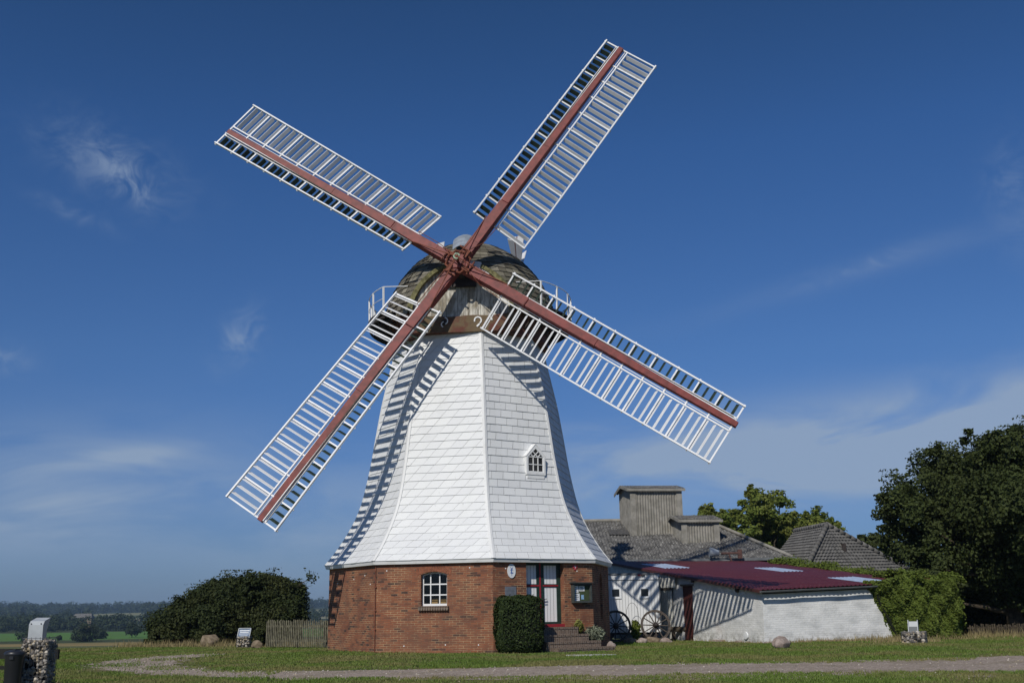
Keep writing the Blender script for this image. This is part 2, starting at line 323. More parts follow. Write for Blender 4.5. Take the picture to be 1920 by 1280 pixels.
class MB:
    def __init__(s): s.v = []; s.f = []; s.uv = []; s.mi = []
    def add(s, vs, fs, uvs=None, mi=0):
        b = len(s.v); s.v += [tuple(v) for v in vs]
        for i, f in enumerate(fs):
            s.f.append([b+k for k in f]); s.mi.append(mi)
            s.uv += (uvs[i] if uvs else [(vs[k][0], vs[k][2]) for k in f])
        return s
    def quad(s, a, b, c, d, uv=None, mi=0): return s.add([a, b, c, d], [(0, 1, 2, 3)], [uv] if uv else None, mi)
    def box(s, c, x, y, z, mi=0):
        """centre and three half-axis vectors"""
        c, x, y, z = Vector(c), Vector(x), Vector(y), Vector(z)
        vs = [c+sx*x+sy*y+sz*z for sx in (-1, 1) for sy in (-1, 1) for sz in (-1, 1)]
        fs = [(0, 1, 3, 2), (4, 6, 7, 5), (0, 4, 5, 1), (2, 3, 7, 6), (0, 2, 6, 4), (1, 5, 7, 3)]
        if x.cross(y).dot(z) < 0: fs = [f[::-1] for f in fs]
        lx, ly, lz = x.length, y.length, z.length
        uvs = []
        for i, f in enumerate(fs):
            l = []
            for k in f:
                sx, sy, sz = (k >> 2 & 1)*2-1, (k >> 1 & 1)*2-1, (k & 1)*2-1
                l.append(((sy*ly, sz*lz), (sx*lx, sz*lz), (sx*lx, sy*ly))[i//2])
            uvs.append(l)
        return s.add(vs, fs, uvs, mi)
    def bar(s, a, b, w, h, up=(0, 0, 1), mi=0, w2=None, h2=None):
        """a squared beam from a to b, width w across, height h along up"""
        a, b = Vector(a), Vector(b); d = (b-a).normalized(); up = Vector(up)
        x = d.cross(up).normalized(); y = x.cross(d).normalized()
        w2 = w if w2 is None else w2; h2 = h if h2 is None else h2
        vs = [a - x*w/2 - y*h/2, a + x*w/2 - y*h/2, a + x*w/2 + y*h/2, a - x*w/2 + y*h/2,
              b - x*w2/2 - y*h2/2, b + x*w2/2 - y*h2/2, b + x*w2/2 + y*h2/2, b - x*w2/2 + y*h2/2]
        L = (b-a).length
        fs = [(3, 2, 1, 0), (4, 5, 6, 7), (0, 1, 5, 4), (1, 2, 6, 5), (2, 3, 7, 6), (3, 0, 4, 7)]
        uvs = [[(0, 0), (w, 0), (w, h), (0, h)]]*2 + [[(0, 0), (w, 0), (w, L), (0, L)]]*4
        return s.add(vs, fs, uvs, mi)
    def tube(s, pts, r, n=8, mi=0, cap=True):
        pts = [Vector(p) for p in pts]; rs = r if isinstance(r, (list, tuple)) else [r]*len(pts)
        rings = []
        for i, p in enumerate(pts):
            d = (pts[min(i+1, len(pts)-1)] - pts[max(i-1, 0)]).normalized()
            ref = Vector((0, 0, 1)) if abs(d.z) < .9 else Vector((1, 0, 0))
            x = d.cross(ref).normalized(); y = x.cross(d).normalized()
            rings.append([p + x*rs[i]*math.cos(2*math.pi*k/n) + y*rs[i]*math.sin(2*math.pi*k/n) for k in range(n)])
        vs = [v for q in rings for v in q]; fs = []
        for i in range(len(pts)-1):
            for k in range(n):
                k2 = (k+1) % n; fs.append((i*n+k, i*n+k2, (i+1)*n+k2, (i+1)*n+k))
        if cap: fs += [tuple(range(n-1, -1, -1)), tuple((len(pts)-1)*n+k for k in range(n))]
        return s.add(vs, fs, None, mi)
    def lathe(s, c, prof, n=24, axis=(0, 0, 1), mi=0):
        c = Vector(c); ax = Vector(axis).normalized()
        ref = Vector((1, 0, 0)) if abs(ax.x) < .9 else Vector((0, 1, 0))
        x = ax.cross(ref).normalized(); y = ax.cross(x)
        vs = []; fs = []
        for (r, h) in prof:
            for k in range(n):
                a = 2*math.pi*k/n; vs.append(c + ax*h + (x*math.cos(a) + y*math.sin(a))*r)
        for i in range(len(prof)-1):
            for k in range(n):
                k2 = (k+1) % n; fs.append((i*n+k, i*n+k2, (i+1)*n+k2, (i+1)*n+k))
        return s.add(vs, fs, None, mi)
    def build(s, name, mats, parent=None, smooth=False, bevel=0.0):
        me = bpy.data.meshes.new(name); me.from_pydata(s.v, [], s.f)
        mats = mats if isinstance(mats, (list, tuple)) else [mats]
        for mm in mats: me.materials.append(mm)
        me.polygons.foreach_set('material_index', s.mi); set_uv(me, s.uv)
        if smooth: me.polygons.foreach_set('use_smooth', [True]*len(s.f))
        me.update()
        o = link(name, me, parent)
        if bevel:
            b = o.modifiers.new('bevel', 'BEVEL'); b.width = bevel; b.segments = 2; b.limit_method = 'ANGLE'
        return o

def leaf_mesh(name, P, Nrm, size, mat, parent=None, aspect=1.7, jitter=.9):
    """one mesh of many small diamond leaves at points P facing roughly Nrm"""
    n = len(P)
    nr = Nrm + rng.normal(0, jitter, (n, 3)); nr /= np.linalg.norm(nr, axis=1)[:, None]
    t = np.cross(nr, rng.normal(0, 1, (n, 3))); t /= np.linalg.norm(t, axis=1)[:, None] + 1e-9
    b = np.cross(nr, t); sz = size*rng.uniform(.6, 1.35, n)[:, None]
    fold = nr*sz*.18
    V = np.empty((n, 4, 3)); V[:, 0] = P - t*sz*aspect*.5; V[:, 1] = P + b*sz*.5 + fold; V[:, 2] = P + t*sz*aspect*.5; V[:, 3] = P - b*sz*.5 + fold
    me = bpy.data.meshes.new(name)
    me.vertices.add(n*4); me.vertices.foreach_set('co', V.astype(np.float32).ravel())
    me.loops.add(n*4); me.loops.foreach_set('vertex_index', np.arange(n*4, dtype=np.int32))
    me.polygons.add(n); me.polygons.foreach_set('loop_start', np.arange(0, n*4, 4, dtype=np.int32)); me.polygons.foreach_set('loop_total', np.full(n, 4, np.int32))
    me.materials.append(mat); me.update(calc_edges=True); me.validate()
    return link(name, me, parent)
def crown_points(blobs, n, inner=.55, squash=1.0, lump=.25, clusters=26):
    """points in the outer shell of overlapping blobs, gathered into twig clusters"""
    B = np.array(blobs, float); w = B[:, 3]**2; w /= w.sum()
    out = []; nor = []
    for i, b in enumerate(B):
        k = max(8, int(n*w[i])); nc = max(6, int(clusters*(b[3]/max(B[:, 3]))**2))
        cd = rng.normal(0, 1, (nc, 3)); cd /= np.linalg.norm(cd, axis=1)[:, None]
        cr = b[3]*rng.uniform(inner, 1.0 + lump*.3, nc)
        cc = cd*cr[:, None]
        idx = rng.integers(0, nc, k)
        cs = b[3]*rng.uniform(.16, .34, nc)
        p = cc[idx] + np.clip(rng.normal(0, 1, (k, 3)), -1.45, 1.45)*cs[idx][:, None]*.66
        p[:, 2] *= squash
        d = p - cc[idx]*.35; d /= np.linalg.norm(d, axis=1)[:, None]+1e-9
        d[:, 2] += .35
        out.append(p + b[:3]); nor.append(d)
    return np.concatenate(out), np.concatenate(nor)
def limb(mb, a, b, r0, r1, n=5, wob=.12):
    a, b = Vector(a), Vector(b); L = (b-a).length
    pts = [a.lerp(b, i/n) + Vector((random.uniform(-1, 1), random.uniform(-1, 1), random.uniform(-.5, .5)))*wob*L*.25*(0 if i in (0, n) else 1) for i in range(n+1)]
    mb.tube(pts, [r0 + (r1-r0)*i/n for i in range(n+1)], 8); return mb
def rock(name, c, r, mat, seed, squash=(1, 1, .7), parent=None, sub=4, amp=.22):
    bm = bmesh.new(); bmesh.ops.create_icosphere(bm, subdivisions=sub, radius=1.0)
    rs = np.random.default_rng(seed); ws = rs.normal(0, 1.3, (7, 3)); ph = rs.uniform(0, 6.28, 7)
    for v in bm.verts:
        p = np.array(v.co); f = 1 + amp*sum(math.sin(float(ws[i]@p)*1.6 + ph[i]) for i in range(7))/3.0
        q = p*f; 
        for pl in range(5):
            d = rs_planes(seed, pl); k = float(q@d) - .82
            if k > 0: q = q - d*k*.85
        v.co = Vector((q[0]*r*squash[0], q[1]*r*squash[1], q[2]*r*squash[2])) + Vector(c)
    me = bpy.data.meshes.new(name); bm.to_mesh(me); bm.free(); me.materials.append(mat)
    me.polygons.foreach_set('use_smooth', [True]*len(me.polygons))
    return link(name, me, parent)
_pl = {}
def rs_planes(seed, i):
    if (seed, i) not in _pl:
        d = np.random.default_rng(seed*31+i).normal(0, 1, 3); _pl[(seed, i)] = d/np.linalg.norm(d)
    return _pl[(seed, i)]

# ------------------------------------------------------------------ ground, path, far country
def sstep(a, b, x): t = np.clip((x-a)/(b-a), 0, 1); return t*t*(3-2*t)
def terrain_z(x, y):
    x = np.asarray(x, float); y = np.asarray(y, float)
    z = -np.minimum(10, .036*np.log1p(np.exp(np.clip((y-47)/3.0, -30, 30)))*3.0 + .036*np.maximum(0, y-137))*sstep(60, -5, x)
    z = z + sstep(900, 2700, y)*(20 + 3*np.sin(x/310.0+1)+2*np.sin(x/117.0))*sstep(1500, -200, x*1.0)
    z = z + .05*np.sin(x*.33+1.2)*np.sin(y*.29)*sstep(60, 30, y)*sstep(14, 22, y)*.6
    return z
def build_ground():
    ys = np.concatenate([np.linspace(-60, 10, 8), np.linspace(12, 60, 90), np.linspace(64, 400, 60), np.linspace(410, 3400, 90), [5000, 9000]])
    xs = np.concatenate([[-6000, -3500, -2000], np.linspace(-1400, -80, 60), np.linspace(-70, 60, 120), np.linspace(70, 900, 30), [2000, 4000]])
    X, Y = np.meshgrid(xs, ys); Z = terrain_z(X, Y)
    V = np.stack([X, Y, Z], -1).reshape(-1, 3); nx = len(xs)
    F = [(j*nx+i, j*nx+i+1, (j+1)*nx+i+1, (j+1)*nx+i) for j in range(len(ys)-1) for i in range(nx-1)]
    me = bpy.data.meshes.new('ground'); me.from_pydata(V.tolist(), [], F)
    q = N('turf_and_fields'); co = q.co()
    sp = q.n('ShaderNodeSeparateXYZ'); q.l(co, sp.inputs[0]); X_, Y_ = sp.outputs[0], sp.outputs[1]
    a = q.mix(q.ramp(q.noise(.35, 6, .6, co), .38, .62), (.080, .105, .028), (.165, .145, .058))
    a = q.mix(q.math('MULTIPLY', q.ramp(q.noise(6, 4, .6, co), .45, .65), .45), a, (.060, .072, .022))
    # ploughed and mown fields of the valley, in strips along the slope
    wob = q.math('MULTIPLY', q.math('SUBTRACT', q.noise(.004, 3, .5, co), .5), 120.0)
    yy = q.math('ADD', Y_, wob)
    r1 = q.n('ShaderNodeValToRGB'); r1.color_ramp.interpolation = 'CONSTANT'
    q.l(q.math('DIVIDE', yy, 3000.0), r1.inputs[0]); e = r1.color_ramp.elements
    e[0].position = 0; e[0].color = rgb(.10, .11, .04); e[1].position = .9; e[1].color = rgb(.03, .05, .02)
    for p, c in ((390/3000, (.25, .19, .075)), (438/3000, (.13, .115, .05)), (455/3000, (.045, .06, .022)), (500/3000, (.085, .175, .034)), (715/3000, (.04, .055, .022)), (1000/3000, (.15, .16, .08)), (1080/3000, (.035, .05, .02)), (1300/3000, (.26, .24, .15)), (1480/3000, (.06, .08, .03)), (1740/3000, (.20, .20, .10)), (2080/3000, (.035, .05, .02))):
        k = e.new(p); k.color = rgb(*c)
    fields = q.mix(q.math('MULTIPLY', q.ramp(q.noise(.03, 5, .6, co), .35, .7), .3), r1.outputs[0], (.09, .09, .035))
    far = q.ramp(Y_, 80.0, 160.0)
    a = q.mix(far, a, fields); q.base(a).rough(.95, .1); q.bump(q.noise(30, 5, .7, co), .4, .04)
    me.materials.append(q.m); me.polygons.foreach_set('use_smooth', [True]*len(F))
    return tag(link('ground', me), kind='structure')
build_ground()

def edge_noise(t, k): return .16*math.sin(t*1.7+k) + .10*math.sin(t*4.3+2*k) + .06*math.sin(t*11.1+k*3)
def path_strip(near, far, n=160):
    """ragged gravel strip between two polylines on the ground"""
    def res(pl):
        pl = [Vector(p) for p in pl]; d = [0]
        for i in range(1, len(pl)): d.append(d[-1] + (pl[i]-pl[i-1]).length)
        out = []
        for i in range(n):
            s = d[-1]*i/(n-1)
            k = max(j for j in range(len(d)) if d[j] <= s + 1e-9); k = min(k, len(pl)-2)
            u = (s-d[k])/(d[k+1]-d[k]); p0 = pl[max(k-1, 0)]; p1 = pl[k]; p2 = pl[k+1]; p3 = pl[min(k+2, len(pl)-1)]
            out.append(.5*((2*p1) + (p2-p0)*u + (2*p0-5*p1+4*p2-p3)*u*u + (3*p1-p0-3*p2+p3)*u**3))
        return out
    A, B = res(near), res(far); return A, B
path_near = [(40, 15.6, 0), (14, 19.2, 0), (9.9, 20.4, 0), (0, 21.8, 0), (-4.1, 22.9, 0), (-7, 24.7, 0), (-9.4, 27.0, 0), (-11.6, 30.3, 0), (-12.2, 33.2, 0), (-11.9, 36.0, 0), (-10.6, 37.6, 0)]
path_far = [(44, 23.9, 0), (16, 28.2, 0), (12.4, 28.6, 0), (0, 26.0, 0), (-4.6, 26.3, 0), (-6.8, 27.0, 0), (-8.4, 28.9, 0), (-9.6, 31.2, 0), (-9.9, 33.2, 0), (-9.9, 35.0, 0), (-9.5, 36.4, 0)]
PA, PB = path_strip(path_near, path_far)
def build_path():
    vs = []; fs = []; k = 9; n = len(PA)
    for i in range(n):
        a, b = PA[i].copy(), PB[i].copy(); d = (b-a).normalized()
        a = a + d*edge_noise(i*.9, 1.0)*1.3; b = b + d*edge_noise(i*.8, 4.0)*1.3
        for j in range(k):
            p = a.lerp(b, j/(k-1)); z = float(terrain_z(p.x, p.y)) + .006
            vs.append((p.x, p.y, z))
    for i in range(n-1):
        for j in range(k-1): fs.append((i*k+j, (i+1)*k+j, (i+1)*k+j+1, i*k+j+1))
    me = bpy.data.meshes.new('gravel_path'); me.from_pydata(vs, [], fs)
    q = N('gravel'); co = q.co()
    v = q.n('ShaderNodeTexVoronoi'); v.inputs['Scale'].default_value = 22; q.l(co, v.inputs[0])
    sp = q.n('ShaderNodeSeparateColor'); q.l(v.outputs['Color'], sp.inputs[0])
    a = q.mix(sp.outputs[0], (.19, .15, .12), (.42, .35, .29))
    a = q.mix(q.math('MULTIPLY', q.ramp(q.noise(.8, 6, .65, co), .46, .68), .55), a, (.17, .145, .08))
    a = q.mix(q.math('MULTIPLY', q.ramp(q.noise(28, 2, .6, co), .66, .70), .8), a, (.55, .53, .48))
    q.base(a).rough(.95, .15); q.bump(v.outputs['Distance'], .6, .03); me.materials.append(q.m)
    return tag(link('gravel_path', me), kind='structure')
build_path()
NA = np.array([p[:2] for p in PA]); NB = np.array([p[:2] for p in PB])
def on_path(x, y, soft=.35):
    """signed-ish cover of the gravel (1 in the middle, 0 on the turf)"""
    P = np.stack([x, y], 1); out = np.zeros(len(P)); mid = (NA+NB)/2; hw = np.linalg.norm(NA-NB, axis=1)/2
    for s in range(0, len(P), 20000):
        d = np.linalg.norm(P[s:s+20000, None, :] - mid[None], axis=2); i = d.argmin(1)
        nrm = (NB-NA)/(2*hw[:, None]); q = np.abs(((P[s:s+20000]-mid[i])*nrm[i]).sum(1))
        along = d.min(1)**2 - q**2 < 1.5
        out[s:s+20000] = np.where(along, np.clip((hw[i]-q)/soft, 0, 1), 0)
    return out

def blades(name, x, y, h, w, mat, lean=.5, zoff=0.0):
    n = len(x); z = terrain_z(x, y) + zoff
    a = rng.uniform(0, 6.283, n); t = np.stack([np.cos(a), np.sin(a), np.zeros(n)], 1)
    b = rng.uniform(0, 6.283, n); ln = rng.uniform(.1, lean, n)*h
    P = np.stack([x, y, z], 1)
    V = np.empty((n, 3, 3)); V[:, 0] = P - t*(w/2)[:, None]; V[:, 1] = P + t*(w/2)[:, None]
    V[:, 2] = P + np.stack([np.cos(b)*ln, np.sin(b)*ln, h], 1)
    me = bpy.data.meshes.new(name)
    me.vertices.add(n*3); me.vertices.foreach_set('co', V.astype(np.float32).ravel())
    me.loops.add(n*3); me.loops.foreach_set('vertex_index', np.arange(n*3, dtype=np.int32))
    me.polygons.add(n); me.polygons.foreach_set('loop_start', np.arange(0, n*3, 3, dtype=np.int32)); me.polygons.foreach_set('loop_total', np.full(n, 3, np.int32))
    me.materials.append(mat); me.update(calc_edges=True)
    return me
def m_grass():
    q = N('lawn_blades'); isl = q.island(); co = q.co()
    a = q.mix(isl, (.092, .152, .025), (.165, .232, .045))
    dry = q.ramp(q.noise(.30, 6, .62, co, .5), .42, .60); a = q.mix(q.math('MULTIPLY', dry, .8), a, (.225, .20, .080))
    lush = q.ramp(q.noise(.22, 4, .6, q.co('Object', (1, 1, 5))), .52, .7); a = q.mix(q.math('MULTIPLY', lush, .5), a, (.080, .150, .022))
    q.base(a).rough(.6, .2); tr = q.n('ShaderNodeBsdfTranslucent'); q.l(a, tr.inputs[0]); ms = q.n('ShaderNodeMixShader'); ms.inputs[0].default_value = .25
    q.l(q.b.outputs[0], ms.inputs[1]); q.l(tr.outputs[0], ms.inputs[2]); q.l(ms.outputs[0], q.o.inputs[0]); return q.m
def build_grass():
    n = 520000
    y = 17.5 + (56-17.5)*rng.uniform(0, 1, n)**1.25
    x = rng.uniform(-.56, .56, n)*y*1.02
    # open worn patches and the gravel
    cover = on_path(x, y, .5)
    worn = .5+.5*np.sin(x*.9+np.sin(y*.7)*2)*np.sin(y*1.1+np.sin(x*.6))
    keep = rng.uniform(0, 1, n) > np.clip(cover*1.15 - .08*worn, 0, 1)
    mid = (cover > .25) & (rng.uniform(0, 1, n) < np.where(np.sin(x*2.1+y*.6)*np.sin(y*1.3-x*.5) > .1, .55, .08)) & (x < -5.5)
    mid |= (cover > .05) & (cover < .6) & (rng.uniform(0, 1, n) < .35)
    keep |= mid
    # nothing under the mill, steps, shed
    ang = np.hypot(x+1.62, y-40.42); keep &= ang > 4.95
    bare = np.sin(x*1.3+2*np.sin(y*.45))*np.sin(y*.83+1.7*np.sin(x*.31)); keep &= ~((bare > .62) & (rng.uniform(0, 1, n) < .7))
    x, y = x[keep], y[keep]
    lush = .5+.5*np.sin(x*.35+1)*np.sin(y*.5+x*.13)
    clump = np.clip(np.sin(x*3.1+np.sin(y*2.3)*1.5)*np.sin(y*2.7+np.sin(x*1.9)), 0, 1)
    h = rng.uniform(.018, .044, len(x))*(1+.5*lush+.9*clump**2); w = .010+y*.0007
    return tag(link('lawn_grass', blades('lawn_grass', x, y, h, w, m_grass(), .8)), 'short green and yellowing lawn around the windmill', 'grass', kind='stuff')
build_grass()

def tuft_stuff():
    segs = [((9.2, 39.55), (14.4, 41.5), .22, 1800, .20), ((12.6, 40.6), (17, 42.2), .35, 1500, .3), ((7.1, 44.6), (8.75, 39.6), .12, 700, .13), ((-17.5, 50.0), (-9.0, 46.6), .5, 4200, .40),
            ((12.6, 38.2), (14.6, 39.2), .35, 900, .25), ((-9.4, 21.0), (-8.6, 21.0), .15, 500, .26), ((-6.7, 39.3), (-4.6, 36.5), .15, 600, .14), ((-4.6, 36.45), (-1.0, 35.35), .12, 700, .13), ((16, 44), (23, 44), 1.0, 2200, .35)]
    xs, ys, hs = [], [], []
    for (a, b, sp, n, h) in segs:
        t = rng.uniform(0, 1, n); xs.append(a[0]+(b[0]-a[0])*t+rng.normal(0, sp, n)); ys.append(a[1]+(b[1]-a[1])*t+rng.normal(0, sp, n)); hs.append(h*rng.uniform(.35, 1.15, n)*(.6+.4*np.sin(t*40)))
    x, y, h = np.concatenate(xs), np.concatenate(ys), np.abs(np.concatenate(hs))
    k = np.hypot(x+1.62, y-40.42) > 5.0; x, y, h = x[k], y[k], h[k]
    return tag(link('rough_grass', blades('rough_grass', x, y, h, np.full(len(x), .028), M['drygrass'], .7)), 'uncut dry grass along walls, bush and gabion foot', 'grass', kind='stuff')
tuft_stuff()

def loose_stones():
    mb = []
    n = 2600; i = rng.integers(0, len(PA), n); t = rng.uniform(-.08, 1.08, n)
    P = NA[i]*(1-t)[:, None] + NB[i]*t[:, None] + rng.normal(0, .12, (n, 2))
    z = terrain_z(P[:, 0], P[:, 1]); r = rng.uniform(.012, .034, n)
    base = np.array([(1, 0, 0), (-.5, .87, 0), (-.5, -.87, 0), (0, 0, .8)])
    V = base[None]*r[:, None, None]; a = rng.uniform(0, 6.28, n); c, s = np.cos(a), np.sin(a)
    Vx = V[..., 0]*c[:, None] - V[..., 1]*s[:, None]; Vy = V[..., 0]*s[:, None]+V[..., 1]*c[:, None]
    V = np.stack([Vx+P[:, 0, None], Vy+P[:, 1, None], V[..., 2]+z[:, None]+.004], -1)
    F = (np.array([(0, 1, 3), (1, 2, 3), (2, 0, 3)])[None] + (np.arange(n)*4)[:, None, None]).reshape(-1, 3)
    me = bpy.data.meshes.new('loose_gravel'); me.from_pydata(V.reshape(-1, 3).tolist(), [], F.tolist()); me.materials.append(M['pebbles'])
    return tag(link('loose_gravel', me), 'loose pale stones scattered over the gravel path', 'gravel', kind='stuff')
loose_stones()

# woods beyond the valley
def far_wood(name, label, belts):
    Ps, Ns, Ss = [], [], []
    for (d0, d1, px0, px1, nt, hmin, hmax, leaf, per) in belts:
        d = rng.uniform(d0, d1, nt); px = rng.uniform(px0, px1, nt); x = (px-960)/2061*d
        clear = ((px > 165) & (px < 262) & (d > 1100) & (d < 2080)) | ((px > 575) & (px < 640) & (d > 1500) & (d < 2200)) | ((px > 70) & (px < 150) & (d > 1750) & (d < 1950))
        px, d, x = px[~clear], d[~clear], x[~clear]; nt = len(d)
        h = rng.uniform(hmin, hmax, nt)*rng.choice([1, 1, 1, .75, 1.2], nt); z = terrain_z(x, d)
        for i in range(nt):
            q = rng.normal(0, 1, (per, 3)); q /= np.linalg.norm(q, axis=1)[:, None]; rr = rng.uniform(.75, 1.05, per)[:, None]
            r = h[i]*rng.uniform(.38, .55)
            Ps.append(q*rr*np.array([r, r, h[i]*.55]) + np.array([x[i], d[i], z[i]+h[i]*.48])); Ns.append(q); Ss.append(np.full(per, leaf))
    P, Nn, s = np.concatenate(Ps), np.concatenate(Ns), np.concatenate(Ss)
    o = leaf_mesh(name, P, Nn, s[:, None]*1.0 if False else float(np.mean(s)), M['leaffar'], None, 1.2, .5)
    return tag(o, label, 'woodland', kind='stuff')
far_wood('valley_wood', 'dark belt of broadleaf trees behind the green valley field', [(760, 900, -120, 570, 125, 7, 12, 1.2, 200), (900, 1050, -160, 700, 85, 7, 11, 1.2, 160)])
far_wood('mid_wood', 'woods on the lower slope beyond the valley trees', [(1150, 1500, -150, 720, 260, 7, 12, 1.7, 130)])
far_wood('ridge_wood', 'blue green forest along the far ridge on the skyline', [(1700, 2600, -250, 800, 760, 14, 20, 2.6, 100), (2550, 2800, -250, 800, 320, 15, 22, 2.6, 100)])

def far_tree(px, depth, h, wdt, label, mat='leaffar'):
    x = (px-960)/2061*depth; z = float(terrain_z(x, depth))
    t = empty('tree', (x, depth, z), label, 'tree', 'single trees in the valley fields')
    mb = MB(); limb(mb, (x, depth, z), (x, depth, z+h*.6), h*.035, h*.015); mb.build('trunk', M['bark'], t)
    bl = [(x + wdt*.5*random.uniform(-.6, .6), depth + wdt*.4*random.uniform(-1, 1), z+h*random.uniform(.38, .72), wdt*random.uniform(.28, .4)) for _ in range(7)]
    bl.append((x, depth, z+h*.45, wdt*.45))
    P, Q = crown_points(bl, 2600, .6); leaf_mesh('crown', P, Q, .55, M[mat], t, 1.3, .6)
far_tree(150, 470, 7.0, 9.0, 'round dark tree standing between the tan and green valley fields, biggest of the field trees')
far_tree(52, 500, 4.8, 9.0, 'low dark field tree directly behind the metal sign on the gabion')
far_tree(183, 520, 3.6, 5.0, 'small squat field tree right of the big round field tree')
far_tree(243, 540, 6.6, 6.0, 'pale upright field tree beside the left end of the large bush')
far_tree(108, 505, 2.6, 2.0, 'tiny field tree just right of the metal sign on the gabion')

def farmhouse():
    d = 905; x = (160-960)/2061*d; z = float(terrain_z(x, d)) + 6.4
    t = empty('farmhouse', (x, d, z-6.4), 'far farmhouse with grey roof half hidden among valley trees', 'house')
    mb = MB(); mb.box((x, d-12, z-4), (8, 0, 0), (0, 4, 0), (0, 0, 6)); mb.build('wall', M['rockbrown'], t)
    mb = MB(); a = [(-8.5, -16.4, 2), (8.5, -16.4, 2), (6.5, -12, 5.6), (-6.5, -12, 5.6), (-8.5, -7.6, 2), (8.5, -7.6, 2)]
    v = [Vector((x+p[0], d+p[1], z+p[2])) for p in a]
    mb.add(v, [(0, 1, 2, 3), (3, 2, 5, 4), (0, 3, 4), (1, 5, 2), (0, 4, 5, 1)]); mb.build('roof', M['greyroof'], t)
farmhouse()

# ------------------------------------------------------------------ the windmill
C = Vector((-1.62, 40.42, 0)); PHI = .171; RB = 5.2; C8, S8 = math.cos(math.pi/8), math.sin(math.pi/8)
Z3 = Vector((0, 0, 1))
def fdir(k):
    a = PHI + (k+.5)*math.pi/4
    return Vector((math.sin(a), -math.cos(a), 0)), Vector((math.cos(a), math.sin(a), 0))
def rdir(k): a = PHI + k*math.pi/4; return Vector((math.sin(a), -math.cos(a), 0))
def F(k, s, z, off=0.0, r=RB):
    n, t = fdir(k); return C + n*(r*C8+off) + t*s + Z3*z
mill = empty('windmill', C, 'white slated smock windmill with brick base, shingled cap and four red-stocked sails', 'windmill')

ZT = 2.90; HW = RB*S8
def arc_pts(s0, s1, z, rise, n=8):
    return [(s0+(s1-s0)*i/n, z - rise + rise*(1-(2*i/n-1)**2)) for i in range(n+1)]
def wall_facet(mb, k, openings, z0=-.15, z1=ZT):
    ss = sorted({-HW, HW} | {o[0] for o in openings} | {o[1] for o in openings}); zs = sorted({z0, z1} | {o[2] for o in openings} | {o[3] for o in openings})
    off = k*3.7
    for i in range(len(ss)-1):
        for j in range(len(zs)-1):
            sm, zm = (ss[i]+ss[i+1])/2, (zs[j]+zs[j+1])/2
            if any(o[0] < sm < o[1] and o[2] < zm < o[3] for o in openings): continue
            q = [(ss[i], zs[j]), (ss[i+1], zs[j]), (ss[i+1], zs[j+1]), (ss[i], zs[j+1])]
            mb.quad(*[F(k, *p) for p in q], uv=[(p[0]+off, p[1]) for p in q])
    for (a, b, c, d, dep, rise) in openings:
        for p, qq in (((a, c), (a, d-rise)), ((b, d-rise), (b, c)), ((b, c), (a, c))):
            mb.quad(F(k, *p), F(k, *qq), F(k, qq[0], qq[1], -dep), F(k, p[0], p[1], -dep), uv=[(p[0]+p[1], p[1]), (qq[0]+qq[1], qq[1]), (qq[0]+qq[1]+dep, qq[1]), (p[0]+p[1]+dep, p[1])])
        ap = arc_pts(a, b, d, rise)
        for i in range(len(ap)-1):
            p, qq = ap[i], ap[i+1]
            mb.quad(F(k, *p), F(k, *qq), F(k, qq[0], qq[1], -dep), F(k, p[0], p[1], -dep))
            if rise: mb.quad(F(k, *p), F(k, *qq), F(k, qq[0], d), F(k, p[0], d), uv=[(p[0]+off, p[1]), (qq[0]+off, qq[1]), (qq[0]+off, d), (p[0]+off, d)])
WIN = (-.44, .45, 1.46, 2.56, .24, .10)
DOOR = (-.70, .82, .74, 2.84, .32, 0.0)
SLOT = (-.30, .30, .95, 2.55, .10, .25)
mb = MB()
for k in range(-4, 4): wall_facet(mb, k, {-1: [WIN], 0: [DOOR], 1: [SLOT]}.get(k, []))
mb.build('brick_base', M['brick'], mill)
mb = MB(); mb.box((0, 0, 0), (0, 0, 0), (0, 0, 0), (0, 0, 0)) if False else None
n, t = fdir(1); mb.box(F(1, 0, 1.75, -.12), t*.32, n*.02, Z3*.85); mb.build('blind_panel', M['brickdark'], mill)
# inside: dark floor-height box so that the window looks into a room
mb = MB()
nn, tt = fdir(-1)
mb.box(F(-1, 0, 1.6, -2.2), tt*1.5, nn*.02, Z3*1.3); mb.box(F(-1, 0, .4, -1.2), tt*1.5, nn*1.0, Z3*.02)
mb.build('room_lining', M['darkboards'], mill)
# round window
w = None
mb = MB(); k = -1
for s in (-.43, -.155, .155, .44):
    wd = .035 if abs(s) < .3 else .05
    zt = 2.56 - .10*(1-(1-(abs(s)/.445)**2)) - .005
    mb.box(F(k, s + (.02 if s < -.3 else -.02 if s > .3 else 0), (1.46+zt)/2, -.19), tt*wd/2, nn*.025, Z3*(zt-1.46)/2)
for z in (1.50, 1.82, 2.16):
    mb.box(F(k, .005, z, -.19), tt*.40, nn*.022, Z3*(.04 if z < 1.6 else .02))
ap = arc_pts(-.44, .45, 2.56, .10)
for i in range(len(ap)-1):
    p, q = ap[i], ap[i+1]; a, b = F(k, p[0], p[1]-.03, -.19), F(k, q[0], q[1]-.03, -.19); mb.bar(a, b, .05, .055, nn)
wfr = mb.build('window', M['white'], mill)
mb = MB(); mb.quad(F(k, -.44, 1.46, -.205), F(k, .45, 1.46, -.205), F(k, .45, 2.56, -.205), F(k, -.44, 2.56, -.205))
q = N('clear_pane'); q.b.inputs['Transmission Weight'].default_value = 0.0
tr = q.n('ShaderNodeBsdfTransparent'); tr.inputs[0].default_value = rgb(.8, .84, .82); gl = q.n('ShaderNodeBsdfGlossy'); gl.inputs['Roughness'].default_value = .02
